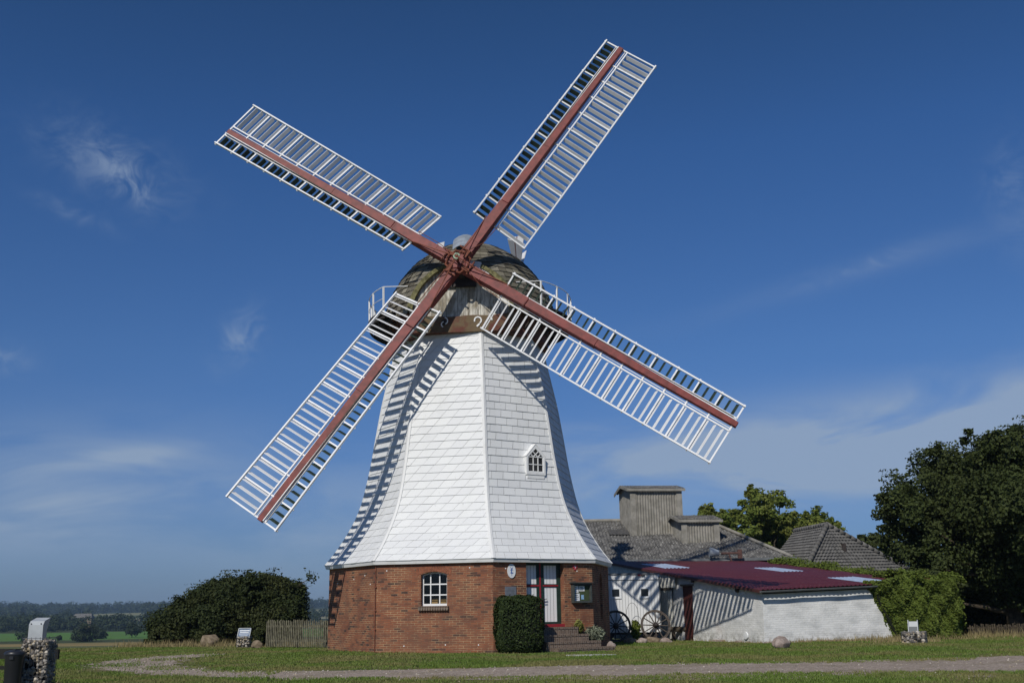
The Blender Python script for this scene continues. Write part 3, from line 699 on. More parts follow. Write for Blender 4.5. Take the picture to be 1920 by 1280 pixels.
ms = q.n('ShaderNodeMixShader'); fr = q.n('ShaderNodeFresnel'); fr.inputs[0].default_value = 1.5; q.l(fr.outputs[0], ms.inputs[0]); q.l(tr.outputs[0], ms.inputs[1]); q.l(gl.outputs[0], ms.inputs[2]); q.l(ms.outputs[0], q.o.inputs[0])
mb.build('pane', q.m, wfr)
mb = MB()
for i in range(12):
    s = -.47 + i*.086; mb.box(F(k, s, 1.40, .03), tt*.038, nn*.075 - Z3*.012, Z3*.06)
mb.build('window_sill', M['brickdark'], mill)
mb = MB()
for i in range(15):
    u = i/14*2-1; s = u*.56; z = 2.56 - .10*u*u*1.3 + .125; ax = Vector((0, 0, 1)) + tt*u*.22
    x = tt - Z3*u*.22
    mb.box(F(k, s, z, .0), x.normalized()*.033, nn*.006, ax.normalized()*.115)
mb.build('window_arch', simple('arch_brick', (.21, .075, .04), .85, .3, 9), mill)
# chairs seen through the window
for i, s in enumerate((-.18, .10)):
    mb = MB(); b = Vector(F(-1, s, 0, -.75))
    for ds in (-.13, .13): mb.box(b + tt*ds + Z3*1.32, tt*.015, nn*.015, Z3*.42)
    for z in (1.58, 1.68): mb.box(b + Z3*z, tt*.14, nn*.012, Z3*.035)
    mb.box(b + nn*.16 + Z3*1.28, tt*.16, nn*.16, Z3*.02)
    for ds in (-.13, .13): mb.box(b + tt*ds + nn*.3 + Z3*1.08, tt*.015, nn*.015, Z3*.19)
    o = mb.build('chair', M['orange'])
    tag(o, ['pale wooden chair behind the brick wall window, left of the two', 'pale wooden chair behind the brick wall window, right of the two'][i], 'chair', 'chairs inside the mill')
# double door on the right front facet
k = 0; nn, tt = fdir(0)
dr = empty('door', F(0, .06, .74, -.26), None, None); dr.parent = None
del dr
mb = MB()
def dbox(m_, s0, s1, z0, z1, off, th): m_.box(F(0, (s0+s1)/2, (z0+z1)/2, off), tt*(s1-s0)/2, nn*th/2, Z3*(z1-z0)/2)
for a, b in ((-.70, -.60), (.67, .82), (-.14, -.035), (.018, .15)): dbox(mb, a, b, .83, 2.84, -.27, .07)
for a, b in ((-.60, -.14), (.15, .67)):
    dbox(mb, a, b, 2.74, 2.84, -.27, .07); dbox(mb, a, b, 2.10, 2.13, -.272, .06); dbox(mb, a, b, 2.03, 2.055, -.272, .06); dbox(mb, a, b, .83, .905, -.27, .07)
door = mb.build('door', M['green'], mill)
mb = MB()
for a, b in ((-.60, -.14), (.15, .67)):
    for z0, z1 in ((.905, 2.03), (2.13, 2.74)): dbox(mb, a, b, z0, z1, -.285, .04)
mb.build('door_panel', M['dooorwhite'], door)
mb = MB(); dbox(mb, -.035, .018, .83, 2.84, -.255, .07)
for a, b in ((-.60, -.036), (.10, .72)): dbox(mb, a, b, 2.055, 2.10, -.262, .075)
dbox(mb, -.68, .84, .745, .83, -.17, .28)
mb.build('door_trim', M['brightred'], door)
mb = MB(); mb.box(F(0, .11, 1.60, -.225), tt*.025, nn*.008, Z3*.09); mb.bar(F(0, .09, 1.63, -.20), F(0, .23, 1.645, -.20), .02, .02); mb.bar(F(0, .09, 1.54, -.20), F(0, .22, 1.55, -.20), .02, .015)
mb.build('door_handle', M['iron'], door)
mb = MB(); n2, t2 = fdir(0); mb.box(F(0, .06, 1.7, -.36), tt*.9, nn*.02, Z3*1.2); mb.build('door_backing', M['darkboards'], door)
# lightning conductor down the left front corner and small wall anchors
mb = MB(); r_ = rdir(-1); mb.tube([C + r_*(RB+.03) + Z3*z for z in (-.05, .9, 1.8, 2.9)], .014, 6)
for z in (.75, 1.35, 2.1): mb.box(C + r_*(RB+.03) + Z3*z, Vector((.03, 0, 0)), Vector((0, .03, 0)), Z3*.02)
mb.build('lightning_conductor', M['rust'], mill)
for (kk, s, z) in ((-1, -1.62, 2.62), (-1, 1.22, 2.66), (-2, 1.1, 2.5), (-2, .2, 2.4), (-2, 1.55, 2.2), (0, 1.35, 2.55), (0, -1.5, 2.62), (-2, -1.2, 2.3), (-1, -1.0, .22), (-1, 0.4, .25), (-1, 1.5, .24)):
    n_, t_ = fdir(kk); mb = MB(); mb.lathe(F(kk, s, z), [(.0, .014), (.020, .014), (.022, .0)], 8, n_); mb.build('wall_bolt', M['white'], mill)

# slated tower
PROF = [(2.95, 5.36), (3.2, 5.14), (3.55, 4.87), (3.95, 4.62), (4.4, 4.36), (4.9, 4.14), (5.4, 3.99), (6.0, 3.86), (6.6, 3.74), (7.7, 3.57), (8.9, 3.37), (10.0, 3.12), (10.6, 2.98), (11.3, 2.84)]
def prof_arc(step):
    pts = []
    Zs = np.linspace(2.95, 11.3, 800); Rs = np.interp(Zs, [p[0] for p in PROF], [p[1] for p in PROF])
    # smooth the polyline
    kern = np.ones(61)/61; Rp = np.pad(Rs, 30, mode='edge'); Rp[:30] = Rs[0] + (Rs[0]-Rs[1])*np.arange(30, 0, -1); Rp[-30:] = Rs[-1]+(Rs[-1]-Rs[-2])*np.arange(1, 31)
    Rs = np.convolve(Rp, kern, 'valid')
    d = np.concatenate([[0], np.cumsum(np.hypot(np.diff(Zs), np.diff(Rs)))])
    s = np.arange(0, d[-1], step); return np.stack([np.interp(s, d, Zs), np.interp(s, d, Rs)], 1)
ROWS = prof_arc(.285)
def tower_r(z): return float(np.interp(z, ROWS[:, 0], ROWS[:, 1]))
TW = (0, .52, 6.32)          # dormer window facet, s, z
for kf in range(-4, 4):
    n_, t_ = fdir(kf); mb = MB(); sh = {-1: .24, -2: .24, 0: .06}.get(kf, .0)
    for i in range(len(ROWS)-1):
        (z0, r0), (z1, r1) = ROWS[i], ROWS[i+1]; w0, w1 = r0*S8, r1*S8
        off = (i % 2)*.23 + random.uniform(-.02, .02); s = -w0 - .5 + off
        while s < w0 + .3:
            e = s + .46; g = .0045
            j0, j1 = random.uniform(-.004, .006), random.uniform(-.003, .003)
            a0, b0 = max(-w0, min(w0, s+g)), max(-w0, min(w0, e-g)); a1, b1 = max(-w1, min(w1, s+g+sh)), max(-w1, min(w1, e-g+sh))
            if b0-a0 > .01 or b1-a1 > .01:
                o0, o1 = .030+j0, .006
                A = C + n_*(r0*C8+o0) + t_*a0 + Z3*(z0-.012+j1); B = C + n_*(r0*C8+o0) + t_*b0 + Z3*(z0-.012+j1-j0*.5)
                D = C + n_*(r1*C8+o1) + t_*b1 + Z3*z1; E_ = C + n_*(r1*C8+o1) + t_*a1 + Z3*z1
                A2, B2 = A - n_*.018, B - n_*.018
                mb.add([A, B, D, E_, A2, B2], [(0, 1, 2, 3), (4, 5, 1, 0)])
            s = e
    cl = mb.build('slate_cladding', M['tile'], mill)
mb = MB()
for kf in range(-4, 4):
    n_, t_ = fdir(kf)
    for i in range(len(ROWS)-1):
        (z0, r0), (z1, r1) = ROWS[i], ROWS[i+1]; w0, w1 = r0*S8, r1*S8
        mb.quad(C+n_*(r0*C8)+t_*-w0+Z3*z0, C+n_*(r0*C8)+t_*w0+Z3*z0, C+n_*(r1*C8)+t_*w1+Z3*z1, C+n_*(r1*C8)+t_*-w1+Z3*z1)
mb.build('tower_body', M['gap'], mill)
for kr in range(-4, 4):
    d = rdir(kr); mb = MB(); nl, tl = fdir(kr-1); nr_, tr_ = fdir(kr); W_ = .085; pr = None
    for i in range(0, len(ROWS)):
        z, r = ROWS[i]; p = C + d*(r+.045) + Z3*z
        L, Rr = p - tl*W_, p + tr_*W_
        L2, R2 = L - nl*.05, Rr - nr_*.05
        cur = [L2, L, p, Rr, R2]
        if pr: 
            for j in range(4): mb.quad(pr[j], pr[j+1], cur[j+1], cur[j])
        else: first = cur
        pr = cur
    mb.add(first, [(4, 3, 2, 1, 0)])
    mb.build('corner_board', M['ridge'], mill)
mb = MB()
for kf in range(-4, 4):
    for (ra, za, rb, zb) in ((5.33, 2.82, 5.37, 2.94), (5.37, 2.94, 5.30, 2.965), (5.1, 2.82, 5.33, 2.82)):
        a, b = rdir(kf), rdir(kf+1)
        mb.quad(C+a*ra+Z3*za, C+b*ra+Z3*za, C+b*rb+Z3*zb, C+a*rb+Z3*zb)
mb.build('skirt_board', M['white'], mill)
# pointed dormer window on the tower
nn, tt = fdir(0)
ap0 = tower_r(5.8)*C8; base_n = ap0 + .07
def T(s, z, off=0.0): return C + nn*(base_n+off) + tt*s + Z3*z
sc = TW[1]; hw = .40; zb_, ze, zp = 5.90, 6.55, 6.98
outl = [(sc-hw, zb_), (sc+hw, zb_), (sc+hw, ze), (sc, zp), (sc-hw, ze)]
inn = [(sc-.32, zb_+.10), (sc+.32, zb_+.10), (sc+.32, ze-.02), (sc, zp-.15), (sc-.32, ze-.02)]
mb = MB()
for i in range(5):
    j = (i+1) % 5
    mb.quad(T(*outl[i]), T(*outl[j]), T(*inn[j]), T(*inn[i])); mb.quad(T(*outl[j]), T(*outl[i]), T(*outl[i], off=-.75), T(*outl[j], off=-.75)); mb.quad(T(*inn[i]), T(*inn[j]), T(*inn[j], off=-.06), T(*inn[i], off=-.06))
dw = mb.build('dormer_window', M['white'], mill)
mb = MB()   # apron board below
mb.box(T(sc, zb_-.07, -.08), tt*.36, nn*.06, Z3*.062); mb.build('apron_board', M['white'], dw)
mb = MB()
for (a, b) in (((sc-hw-.02, ze-.01), (sc, zp+.02)), ((sc, zp+.02), (sc+hw+.02, ze-.01))):
    d_ = (Vector((b[0]-a[0], b[1]-a[1]))).normalized()
    mb.bar(T(*a, off=-.35), T(*b, off=-.35), .72, .02, Vector(tt)*-d_.y*(1 if True else 1) + Z3*d_.x)
mb.build('dormer_roof', M['white'], dw)
mb = MB(); mb.add([T(*p, off=-.055) for p in inn], [(0, 1, 2, 3, 4)]); mb.build('pane', M['glass'], dw)
mb = MB(); zi0, zi1 = zb_+.10, ze-.02
def mun(a, b, w_=.026): mb.bar(T(*a, off=-.03), T(*b, off=-.03), w_, .03, nn)
for s in (-.10, .10): mun((sc+s, zi0), (sc+s, zi1))
for z in ((zi0+zi1)/2, zi1): mun((sc-.30, z), (sc+.30, z))
for s in (-.31, .31): mun((sc+s, zi0), (sc+s, zi1))
mun((sc-.3, zi0+.015), (sc+.3, zi0+.015))
for sg in (-1, 1):
    mun((sc+sg*.10, zi1), (sc-sg*.11, zi1+.19)); mun((sc+sg*.10, zi1), (sc+sg*.2, zi1+.10))
mb.build('glazing_bar', M['white'], dw)

# ------------------------------------------------------------------ cap
YAW = -.0782; TILT = .1888
HN = Vector((math.sin(YAW), -math.cos(YAW), 0)); HT = Vector((math.cos(YAW), math.sin(YAW), 0))       # forward / right of the cap
SN = Vector((math.sin(YAW)*math.cos(TILT), -math.cos(YAW)*math.cos(TILT), math.sin(TILT)))            # sail shaft axis, to the front
SU = SN.cross(HT) * 1.0
if SU.z < 0: SU = -SU
HUB = C + HN*3.48 + Z3*13.50
CAP_F = 2.74
DOME = [(11.95, 3.34), (12.3, 3.32), (12.8, 3.20), (13.3, 3.0), (13.8, 2.72), (14.2, 2.42), (14.6, 2.02), (14.95, 1.55), (15.2, 1.08), (15.36, .6), (15.44, .0)]
def dome_rows(step):
    Zs = np.linspace(11.95, 15.44, 600)
    zz = np.array([p[0] for p in DOME]); rr = np.array([p[1] for p in DOME]); t = np.concatenate([[0], np.cumsum(np.hypot(np.diff(zz), np.diff(rr)))])
    u = np.linspace(0, t[-1], 500); z = np.interp(u, t, zz); r = np.interp(u, t, rr)
    ker = np.ones(41)/41
    def sm(a):
        p = np.pad(a, 20, mode='reflect', reflect_type='odd'); return np.convolve(p, ker, 'valid')
    z, r = sm(z), sm(r); d = np.concatenate([[0], np.cumsum(np.hypot(np.diff(z), np.diff(r)))])
    s = np.arange(0, d[-1]-.02, step); return [(float(np.interp(a, d, z)), max(0.02, float(np.interp(a, d, r)))) for a in s] + [(15.45, .02)]
DR = dome_rows(.235)
def dome_r(z): return float(np.interp(z, [p[0] for p in DR], [p[1] for p in DR]))
def cut_front(o_mb, name, mat, parent, dist):
    me = bpy.data.meshes.new(name); me.from_pydata(o_mb.v, [], o_mb.f); me.materials.append(mat); set_uv(me, o_mb.uv)
    bm = bmesh.new(); bm.from_mesh(me)
    bmesh.ops.bisect_plane(bm, geom=bm.verts[:]+bm.edges[:]+bm.faces[:], plane_co=C+HN*dist, plane_no=HN, clear_outer=True)
    bm.to_mesh(me); bm.free(); return link(name, me, parent)
mb = MB()
for i in range(len(DR)-1):
    (z0, r0), (z1, r1) = DR[i], DR[i+1]; nt = max(8, int(2*math.pi*r0/.30)); ph = random.uniform(0, 6)
    sag = 0
    for j in range(nt):
        a, b = ph+2*math.pi*j/nt, ph+2*math.pi*(j+1)/nt
        g = .006/r0; o = .055+random.uniform(-.016, .022); dz = random.uniform(-.015, .01)
        pa, pb = Vector((math.cos(a+g), math.sin(a+g), 0)), Vector((math.cos(b-g), math.sin(b-g), 0))
        A, B = C+pa*(r0+o)+Z3*(z0-.02+dz), C+pb*(r0+o)+Z3*(z0-.02+dz); D, E_ = C+pb*(r1+.008)+Z3*z1, C+pa*(r1+.008)+Z3*z1
        ctr = (pa+pb)*.5
        mb.add([A, B, D, E_, A-ctr*.045, B-ctr*.045], [(0, 1, 2, 3), (4, 5, 1, 0)])
cap = cut_front(mb, 'cap', M['shingle'], mill, CAP_F); cap.location = (0, 0, 0)
mb = MB(); mb.lathe(C, [(r-.012, z) for z, r in DR], 64); cut_front(mb, 'cap_sheathing', simple('cap_sheathing_wood', (.04, .035, .03), .9), cap, CAP_F-.004)
# skirt of the cap below the shingles
mb = MB()
for j in range(48):
    a, b = 2*math.pi*j/48, 2*math.pi*(j+1)/48
    for (r0, z0, r1, z1) in ((3.02, 11.12, 3.08, 11.95), (2.7, 11.12, 3.02, 11.12), (3.08, 11.95, 3.33, 11.94)):
        pa, pb = Vector((math.cos(a), math.sin(a), 0)), Vector((math.cos(b), math.sin(b), 0))
        mb.quad(C+pa*r0+Z3*z0, C+pb*r0+Z3*z0, C+pb*r1+Z3*z1, C+pa*r1+Z3*z1, uv=[(a*3, z0), (b*3, z0), (b*3, z1), (a*3, z1)])
cut_front(mb, 'cap_skirt', M['redboards'], cap, CAP_F)
# boarded front of the cap under the arch of the shingles
def CF(s, z, off=0.0): return C + HN*(CAP_F+off) + HT*s + Z3*z
def chord(z): 
    r = dome_r(z) if z > 11.95 else 3.3
    return math.sqrt(max(0, r*r-CAP_F*CAP_F))
zs = np.linspace(11.7, 13.74, 24); mb = MB()
for i in range(len(zs)-1):
    a, b = chord(zs[i])+.04, chord(zs[i+1])+.04
    q = [(-a, zs[i]), (a, zs[i]), (b, zs[i+1]), (-b, zs[i+1])]; off = .03 if zs[i] < 12.65 else .0
    mb.quad(*[CF(p[0], p[1], off+.01) for p in q], uv=q)
mb.quad(CF(-1.75, 12.65, .04), CF(1.75, 12.65, .04), CF(1.75, 12.65, .0), CF(-1.75, 12.65, .0))
mb.build('cap_front', M['boards'], cap)
mb = MB()
for sg in (-1, 1):
    pr = None
    for z in np.linspace(11.95, 13.76, 18):
        s = chord(z)*sg; cur = [CF(s-sg*.10, z-.02, .20), CF(s+sg*.05, z+.05, .20), CF(s+sg*.16, z+.06, -.1), CF(s-sg*.10, z-.02, -.02)]
        if pr:
            for j in range(4): mb.quad(pr[j], pr[(j+1) % 4], cur[(j+1) % 4], cur[j])
        pr = cur
mb.build('cap_edge', M['moss'], cap)
# breast beam with the remains of a white ornament
n_ = 20; mb = MB(); 
for i in range(n_):
    def pt(u): s = u*2.12; return s, 11.78 - .10*(1-u*u)*.6 + .02*math.sin(u*9), 11.12 + .05*u*u
    u0, u1 = i/n_*2-1, (i+1)/n_*2-1; a, b = pt(u0), pt(u1)
    mb.quad(CF(a[0], a[2], .16), CF(b[0], b[2], .16), CF(b[0], b[1], .16), CF(a[0], a[1], .16), uv=[(a[0], a[2]), (b[0], b[2]), (b[0], b[1]), (a[0], a[1])])
    mb.quad(CF(a[0], a[1], .16), CF(b[0], b[1], .16), CF(b[0], b[1], -.1), CF(a[0], a[1], -.1)); mb.quad(CF(a[0], a[2], -.1), CF(b[0], b[2], -.1), CF(b[0], b[2], .16), CF(a[0], a[2], .16))
q = N('worn_breast_beam'); st = q.ramp(q.noise(1.6, 7, .6), .42, .6); a_ = q.mix(st, (.15, .11, .065), (.13, .05, .038)); a_ = q.mix(q.math('MULTIPLY', q.ramp(q.noise(2, 6, .7, q.co('UV', (2, 16, 1))), .5, .62), .5), a_, (.07, .05, .035)); q.base(a_).rough(.85, .15)
bb = mb.build('breast_beam', q.m, cap)
mb = MB()
def ring(cx, cz, r, a0, a1, w_=.05, n=14):
    for i in range(n):
        p, q_ = R(a0+(a1-a0)*i/n), R(a0+(a1-a0)*(i+1)/n)
        mb.bar(CF(cx+r*math.cos(p), cz+r*math.sin(p), .175), CF(cx+r*math.cos(q_), cz+r*math.sin(q_), .175), w_, .02, HN)
ring(.62, 11.53, .125, -60, 200); mb.build('ornament', M['white'], bb); mb = MB(); mb.bar(CF(.62+.06, 11.40, .175), CF(.58, 11.30, .175), .06, .02, HN); 
mb.build('ornament', M['white'], bb); mb = MB(); ring(-.62, 11.55, .13, -70, 80, .04); mb.build('ornament', M['white'], bb); mb = MB(); ring(-.62, 11.42, .10, 100, 250, .04); mb.build('ornament', M['white'], bb); mb = MB()
ring(1.05, 11.55, .08, -20, 90, .05)
mb.build('ornament', M['white'], bb)
mb = MB(); mb.lathe(CF(-.62, 11.50, .165), [(.0, .015), (.10, .012), (.11, 0)], 12, HN); mb.build('knob', M['iron'], bb)
# zinc sheet over the front of the ridge
mb = MB(); pr = None
for i in range(12):
    u = i/11; f = .35 + u*2.52; z = 15.58 - .14*u - 1.0*u**2.4; w_ = .30 + .12*math.sin(u*2.6) - .05*u
    row = [C + HN*f + HT*(w_*v) + Z3*(z - .16*v*v) for v in (-1, -.6, -.2, .2, .6, 1)]
    if pr:
        for j in range(5): mb.quad(pr[j], pr[j+1], row[j+1], row[j])
    pr = row
mb.build('ridge_sheet', M['zinc'], cap, True)
mb = MB()   # closing board under the sheet, over the shaft
mb.box(CF(0, 13.9, -.02), HT*.30, HN*.05, Z3*.22); mb.build('shaft_hood', M['boards'], cap)
mb = MB(); mb.box(CF(.52, 13.58, .16), (HT*.20 - Z3*.04), HN*.12, Z3*.17 + HT*.05); mb.box(CF(.78, 13.25, .10), HT*.17 - Z3*.12, HN*.05, Z3*.2 + HT*.12); mb.build('bearing_cover', M['white'], cap)
mb = MB(); mb.lathe(C + HN*1.9 + Z3*13.2, [(.0, 0), (.26, 0), (.26, 1.35), (.0, 1.35)], 16, SN); mb.box(CF(0, 13.15, .06), HT*.55, HN*.06, Z3*.30)  # wide dark box stands in for the shade in the opening round the shaft
mb.build('windshaft_and_dark_opening', M['iron'], cap)
# gallery round the sides and back of the cap
ZG = 12.02
gal = MB(); ga0, ga1 = R(48), R(312); n_ = 44
fa = math.atan2(HN.y, HN.x)
def GP(a, r, z): return C + Vector((math.cos(fa+a), math.sin(fa+a), 0))*r + Z3*z
for i in range(n_):
    a, b = ga0+(ga1-ga0)*i/n_, ga0+(ga1-ga0)*(i+1)/n_; e = .004
    for (r0, z0, r1, z1) in ((3.36, ZG+.07, 3.98, ZG+.07), (3.98, ZG, 3.10, ZG), (3.98, ZG+.07, 3.98, ZG)):
        gal.quad(GP(a+e, r0, z0), GP(b-e, r0, z0), GP(b-e, r1, z1), GP(a+e, r1, z1), uv=[(a*4, r0), (b*4, r0), (b*4, r1), (a*4, r1)])
    if i % 2 == 0:
        gal.bar(GP(a, 3.05, ZG-.07), GP(a, 3.92, ZG-.05), .08, .12); gal.bar(GP(a, 3.03, ZG-.62), GP(a, 3.85, ZG-.12), .07, .08)
for r in (3.90, 3.5):
    for i in range(n_): gal.bar(GP(ga0+(ga1-ga0)*i/n_, r, ZG-.16), GP(ga0+(ga1-ga0)*(i+1)/n_, r, ZG-.16), .06, .08)
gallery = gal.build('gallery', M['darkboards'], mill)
angs = [48, 62, 78, 90, 98, 112, 130, 150, 170, 190, 210, 230, 248, 262, 270, 282, 298, 312]
for a in angs:
    mb = MB(); mb.bar(GP(R(a), 3.93, ZG+.06), GP(R(a), 3.95, ZG+1.0), .055, .055); mb.build('railing_post', M['white'], gallery)
mb = MB(); aa = [48+i*264/60 for i in range(61)]
mb.tube([GP(R(a), 3.95, ZG+1.0) for a in aa], .016, 6); mb.tube([GP(R(a), 3.95, ZG+.55) for a in aa], .012, 6)
for e in (48, 312): mb.tube([GP(R(e), 3.95, ZG+1.0), GP(R(e + (-11 if e < 90 else 11)), 3.35, ZG+.98)], .016, 6)
mb.build('handrail', M['white'], gallery)
# twin fantails behind the cap, their blades edge to the front
for sg in (-1, 1):
    hb = C - HN*3.3 + HT*(1.66 if sg > 0 else -1.78) + Z3*(15.0 if sg > 0 else 14.85)
    mb = MB(); mb.bar(hb - Z3*2.9 - HT*.0, hb, .12, .12, HN); mb.tube([hb - HT*.14, hb + HT*.16], .09, 10)
    fan = mb.build('fantail', M['red'], mill)
    for j in range(8):
        a = R(45*j + (6 if sg > 0 else 3)); d = HN*math.sin(a) + Z3*math.cos(a); tw = (HN*math.cos(a) - Z3*math.sin(a))
        ch = HT*.8 + tw*.6; ch.normalize()
        mb = MB(); nr2 = d.cross(ch).normalized()
        for (s0, s1) in ((-1, -.06), (.06, 1)):
            v = [hb+d*.18+ch*(.09*s0), hb+d*.18+ch*(.09*s1), hb+d*1.85+ch*(.40*s1), hb+d*1.85+ch*(.40*s0)]
            v2 = [p + nr2*.025 for p in v]
            mb.add(v+v2, [(3, 2, 1, 0), (4, 5, 6, 7), (0, 1, 5, 4), (1, 2, 6, 5), (2, 3, 7, 6), (3, 0, 4, 7)])
        mb.bar(hb+d*.1+nr2*.03, hb+d*1.85+nr2*.03, .05, .06, nr2, mi=1)
        mb.build('fan_blade', [M['shutter'], M['red']], fan)

# ------------------------------------------------------------------ sails
hubm = MB()
hubm.box(HUB - SN*.02, HT*.27, SU*.27, SN*.26); hubm.tube([HUB - SN*1.0, HUB + SN*.15], .24, 14)
hub_o = hubm.build('sail_hub', M['red'], mill, bevel=.03)
ARMS = [('a', .9838, 11.34), ('b', 2.5407, 11.30), ('c', -2.1720, 11.38), ('d', -.6030, 11.45)]
ends = []
for (nm, ang, LEN) in ARMS:
    e = HT*math.cos(ang) + SU*math.sin(ang); tcw = HT*math.sin(ang) - SU*math.cos(ang)
    def alpha(x): return R(19 - 14*(x-2.0)/9.35)
    def P(x, w, d=0.0):
        a = alpha(x); return HUB + e*x + tcw*(w*math.cos(a) + d*math.sin(a)) + SN*(-w*math.sin(a) + d*math.cos(a))
    mb = MB()
    segs = [(.10, .40, .40), (3.0, .345, .34), (3.02, .325, .32), (5.9, .29, .28), (5.92, .275, .26), (LEN, .195, .18)]
    for i in range(len(segs)-1):
        (x0, w0, h0), (x1, w1, h1) = segs[i], segs[i+1]
        if x1-x0 < .1: continue
        mb.bar(HUB+e*x0, HUB+e*x1, w0, h0, SN, 0, w1, h1)
    sail = mb.build('sail', M['red'], mill, bevel=.012)
    for x, w_ in ((1.05, .385), (2.95, .345), (5.9, .29)):
        mb = MB(); mb.box(HUB+e*x, e*.018, tcw*(w_/2+.008), SN*(w_/2+.008)); mb.build('iron_strap', M['red'], sail)
    X0, X1, NB = 2.02, 11.32, 11
    for side in ('wide', 'narrow'):
        wi, wo, sg = (.30, 1.56, 1) if side == 'wide' else (-.20, -.70, -1)
        fr = MB(); nseg = 12
        for j in range(nseg):
            xa, xb = X0+(X1-X0)*j/nseg, X0+(X1-X0)*(j+1)/nseg
            ex = .05
            xa2 = xa-ex if j == 0 else xa; xb2 = xb+ex if j == nseg-1 else xb
            up = (P(xa, 0, 1)-P(xa, 0, 0))
            fr.bar(P(xa2, wo, .02), P(xb2, wo, .02), .055, .085, up); fr.bar(P(xa, wi, .0), P(xb, wi, .0), .05, .06, up)
            if side == 'wide': fr.bar(P(xa, wi-.10, -.04), P(xb, wi-.10, -.04), .022, .03, up)
            else: fr.bar(P(xa, wi+.07, .07), P(xb, wi+.07, .07), .03, .03, up)
        for i in range(NB+1):
            x = X0+(X1-X0)*i/NB; up = (P(x, 0, 1)-P(x, 0, 0))
            fr.bar(P(x, (.02 if sg > 0 else -.02), -.02), P(x, wo+sg*.06, -.02), .055, .05, up)
        fr.build(side + '_lattice', M['sailwhite'], sail)
        if side == 'narrow':
            wb = MB()
            wb.bar(P(X0+.1, wi+.03, .09), P(X1-.1, wi+.03, .09), .03, .02, SN); wb.build('control_rod', M['wood'], sail)
        shb = MB(); delta = R(34)
        for i in range(NB*3):
            x = X0 + (X1-X0)*i/(NB*3) + .075
            jit = random.uniform(-.05, .05); dl = delta + jit
            a_, b_ = (wi+.05*sg, wo-.05*sg)
            dep = .075 if side == 'wide' else .085
            cdir = lambda w: (P(x, w, 1)-P(x, w, 0))*math.cos(dl) + e*math.sin(dl)
            p0, p1 = P(x, a_, -.03), P(x, b_, -.03); c0, c1 = cdir(a_)*dep, cdir(b_)*dep; th = e*.007
            v = [p0-c0-th, p0+c0-th, p0+c0+th, p0-c0+th, p1-c1-th, p1+c1-th, p1+c1+th, p1-c1+th]
            shb.add(v, [(3, 2, 1, 0), (4, 5, 6, 7), (0, 1, 5, 4), (1, 2, 6, 5), (2, 3, 7, 6), (3, 0, 4, 7)])
        shb.build(side + '_shutters', M['shutter'] if side == 'wide' else M['sailgreen'], sail)
    ends.append((e, tcw))
# iron spider of rods on the hub
mb = MB(); ctr = HUB + SN*.62
mb.tube([HUB+SN*.1, ctr], .05, 8)
for i, (e, tcw) in enumerate(ends):
    k1 = HUB + e*.85 + SN*.34 - tcw*.05; k2 = HUB + e*2.15 - tcw*.22 + SN*.16
    mb.tube([ctr, k1], .022, 6); mb.tube([k1, k2], .018, 6); mb.tube([HUB + e*.55 + tcw*.25 + SN*.2, HUB + e*.55 - tcw*.28 + SN*.3], .03, 6); mb.tube([ctr, HUB+e*1.15+tcw*.3+SN*.1, HUB+e*2.1+tcw*.34], .014, 6)
    mb.box(HUB+e*.40+SN*.24+tcw*.12, e*.16, tcw*.07, SN*.05)
    e2 = ends[(i+1) % 4][0]; mb.tube([HUB+e*.42+SN*.26, HUB+(e+e2)*.33+SN*.2, HUB+e2*.42+SN*.26], .04, 6)
mb.build('control_spider', M['rust'], hub_o)
mb = MB(); pts = [ctr + (HT*math.cos(a) + SU*math.sin(a))*.10 for a in np.linspace(0, 5.2, 14)]; mb.tube(pts, .032, 8); mb.build('hook', simple('pale_green_iron', (.30, .38, .27), .6, .25, 9), hub_o)

# ------------------------------------------------------------------ things on and by the base
nn, tt = fdir(0)
ov = empty('oval_sign', F(0, -1.285, 2.54, .02), 'white oval enamel sign with small blue mill emblem on brick', 'sign')
mb = MB(); n_ = 28
pts = [(.155*math.cos(2*math.pi*i/n_), .225*math.sin(2*math.pi*i/n_)) for i in range(n_)]
fr = [F(0, -1.285+p[0], 2.54+p[1], .03) for p in pts]; bk = [F(0, -1.285+p[0], 2.54+p[1], .005) for p in pts]
mb.add(fr+bk, [tuple(range(n_))] + [(i, n_+i, n_+(i+1) % n_, (i+1) % n_) for i in range(n_)]); mb.build('plate', M['paper'], ov)
mb = MB(); o_ = .034
def ob(a, b, w_=.016): mb.bar(F(0, -1.285+a[0], 2.54+a[1], o_), F(0, -1.285+b[0], 2.54+b[1], o_), w_, .004, nn)
ob((-.05, .12), (.05, .02)); ob((.05, .12), (-.05, .02)); ob((0, .06), (-.02, -.06), .03); ob((-.05, -.06), (.06, -.06), .03); ob((0, -.06), (0, -.15), .012)
mb.build('emblem', M['blue'], ov)
pl = empty('plaque', F(0, -1.325, 1.87, .01), 'small grey metal plaque on brick above the clipped hedge', 'plaque')
mb = MB(); mb.box(F(0, -1.325, 1.88, .012), tt*.215, nn*.01, Z3*.165); mb.build('plate', M['slategrey'], pl, bevel=.004)
mb = MB()
for i in range(5): mb.box(F(0, -1.325, 1.98-.045*i, .0235), tt*(.10+.06*((i*7) % 3)/2), nn*.001, Z3*.006)
mb.build('engraving', M['gutter'], pl)
nb = empty('noticeboard', F(0, 1.46, 1.82, 0), 'dark green glazed notice case with pinned papers beside the mill door', 'noticeboard')
mb = MB()
s0, s1, z0, z1 = 1.08, 1.86, 1.50, 2.14
mb.box(F(0, (s0+s1)/2, (z0+z1)/2, .02), tt*(s1-s0)/2, nn*.018, Z3*(z1-z0)/2, )
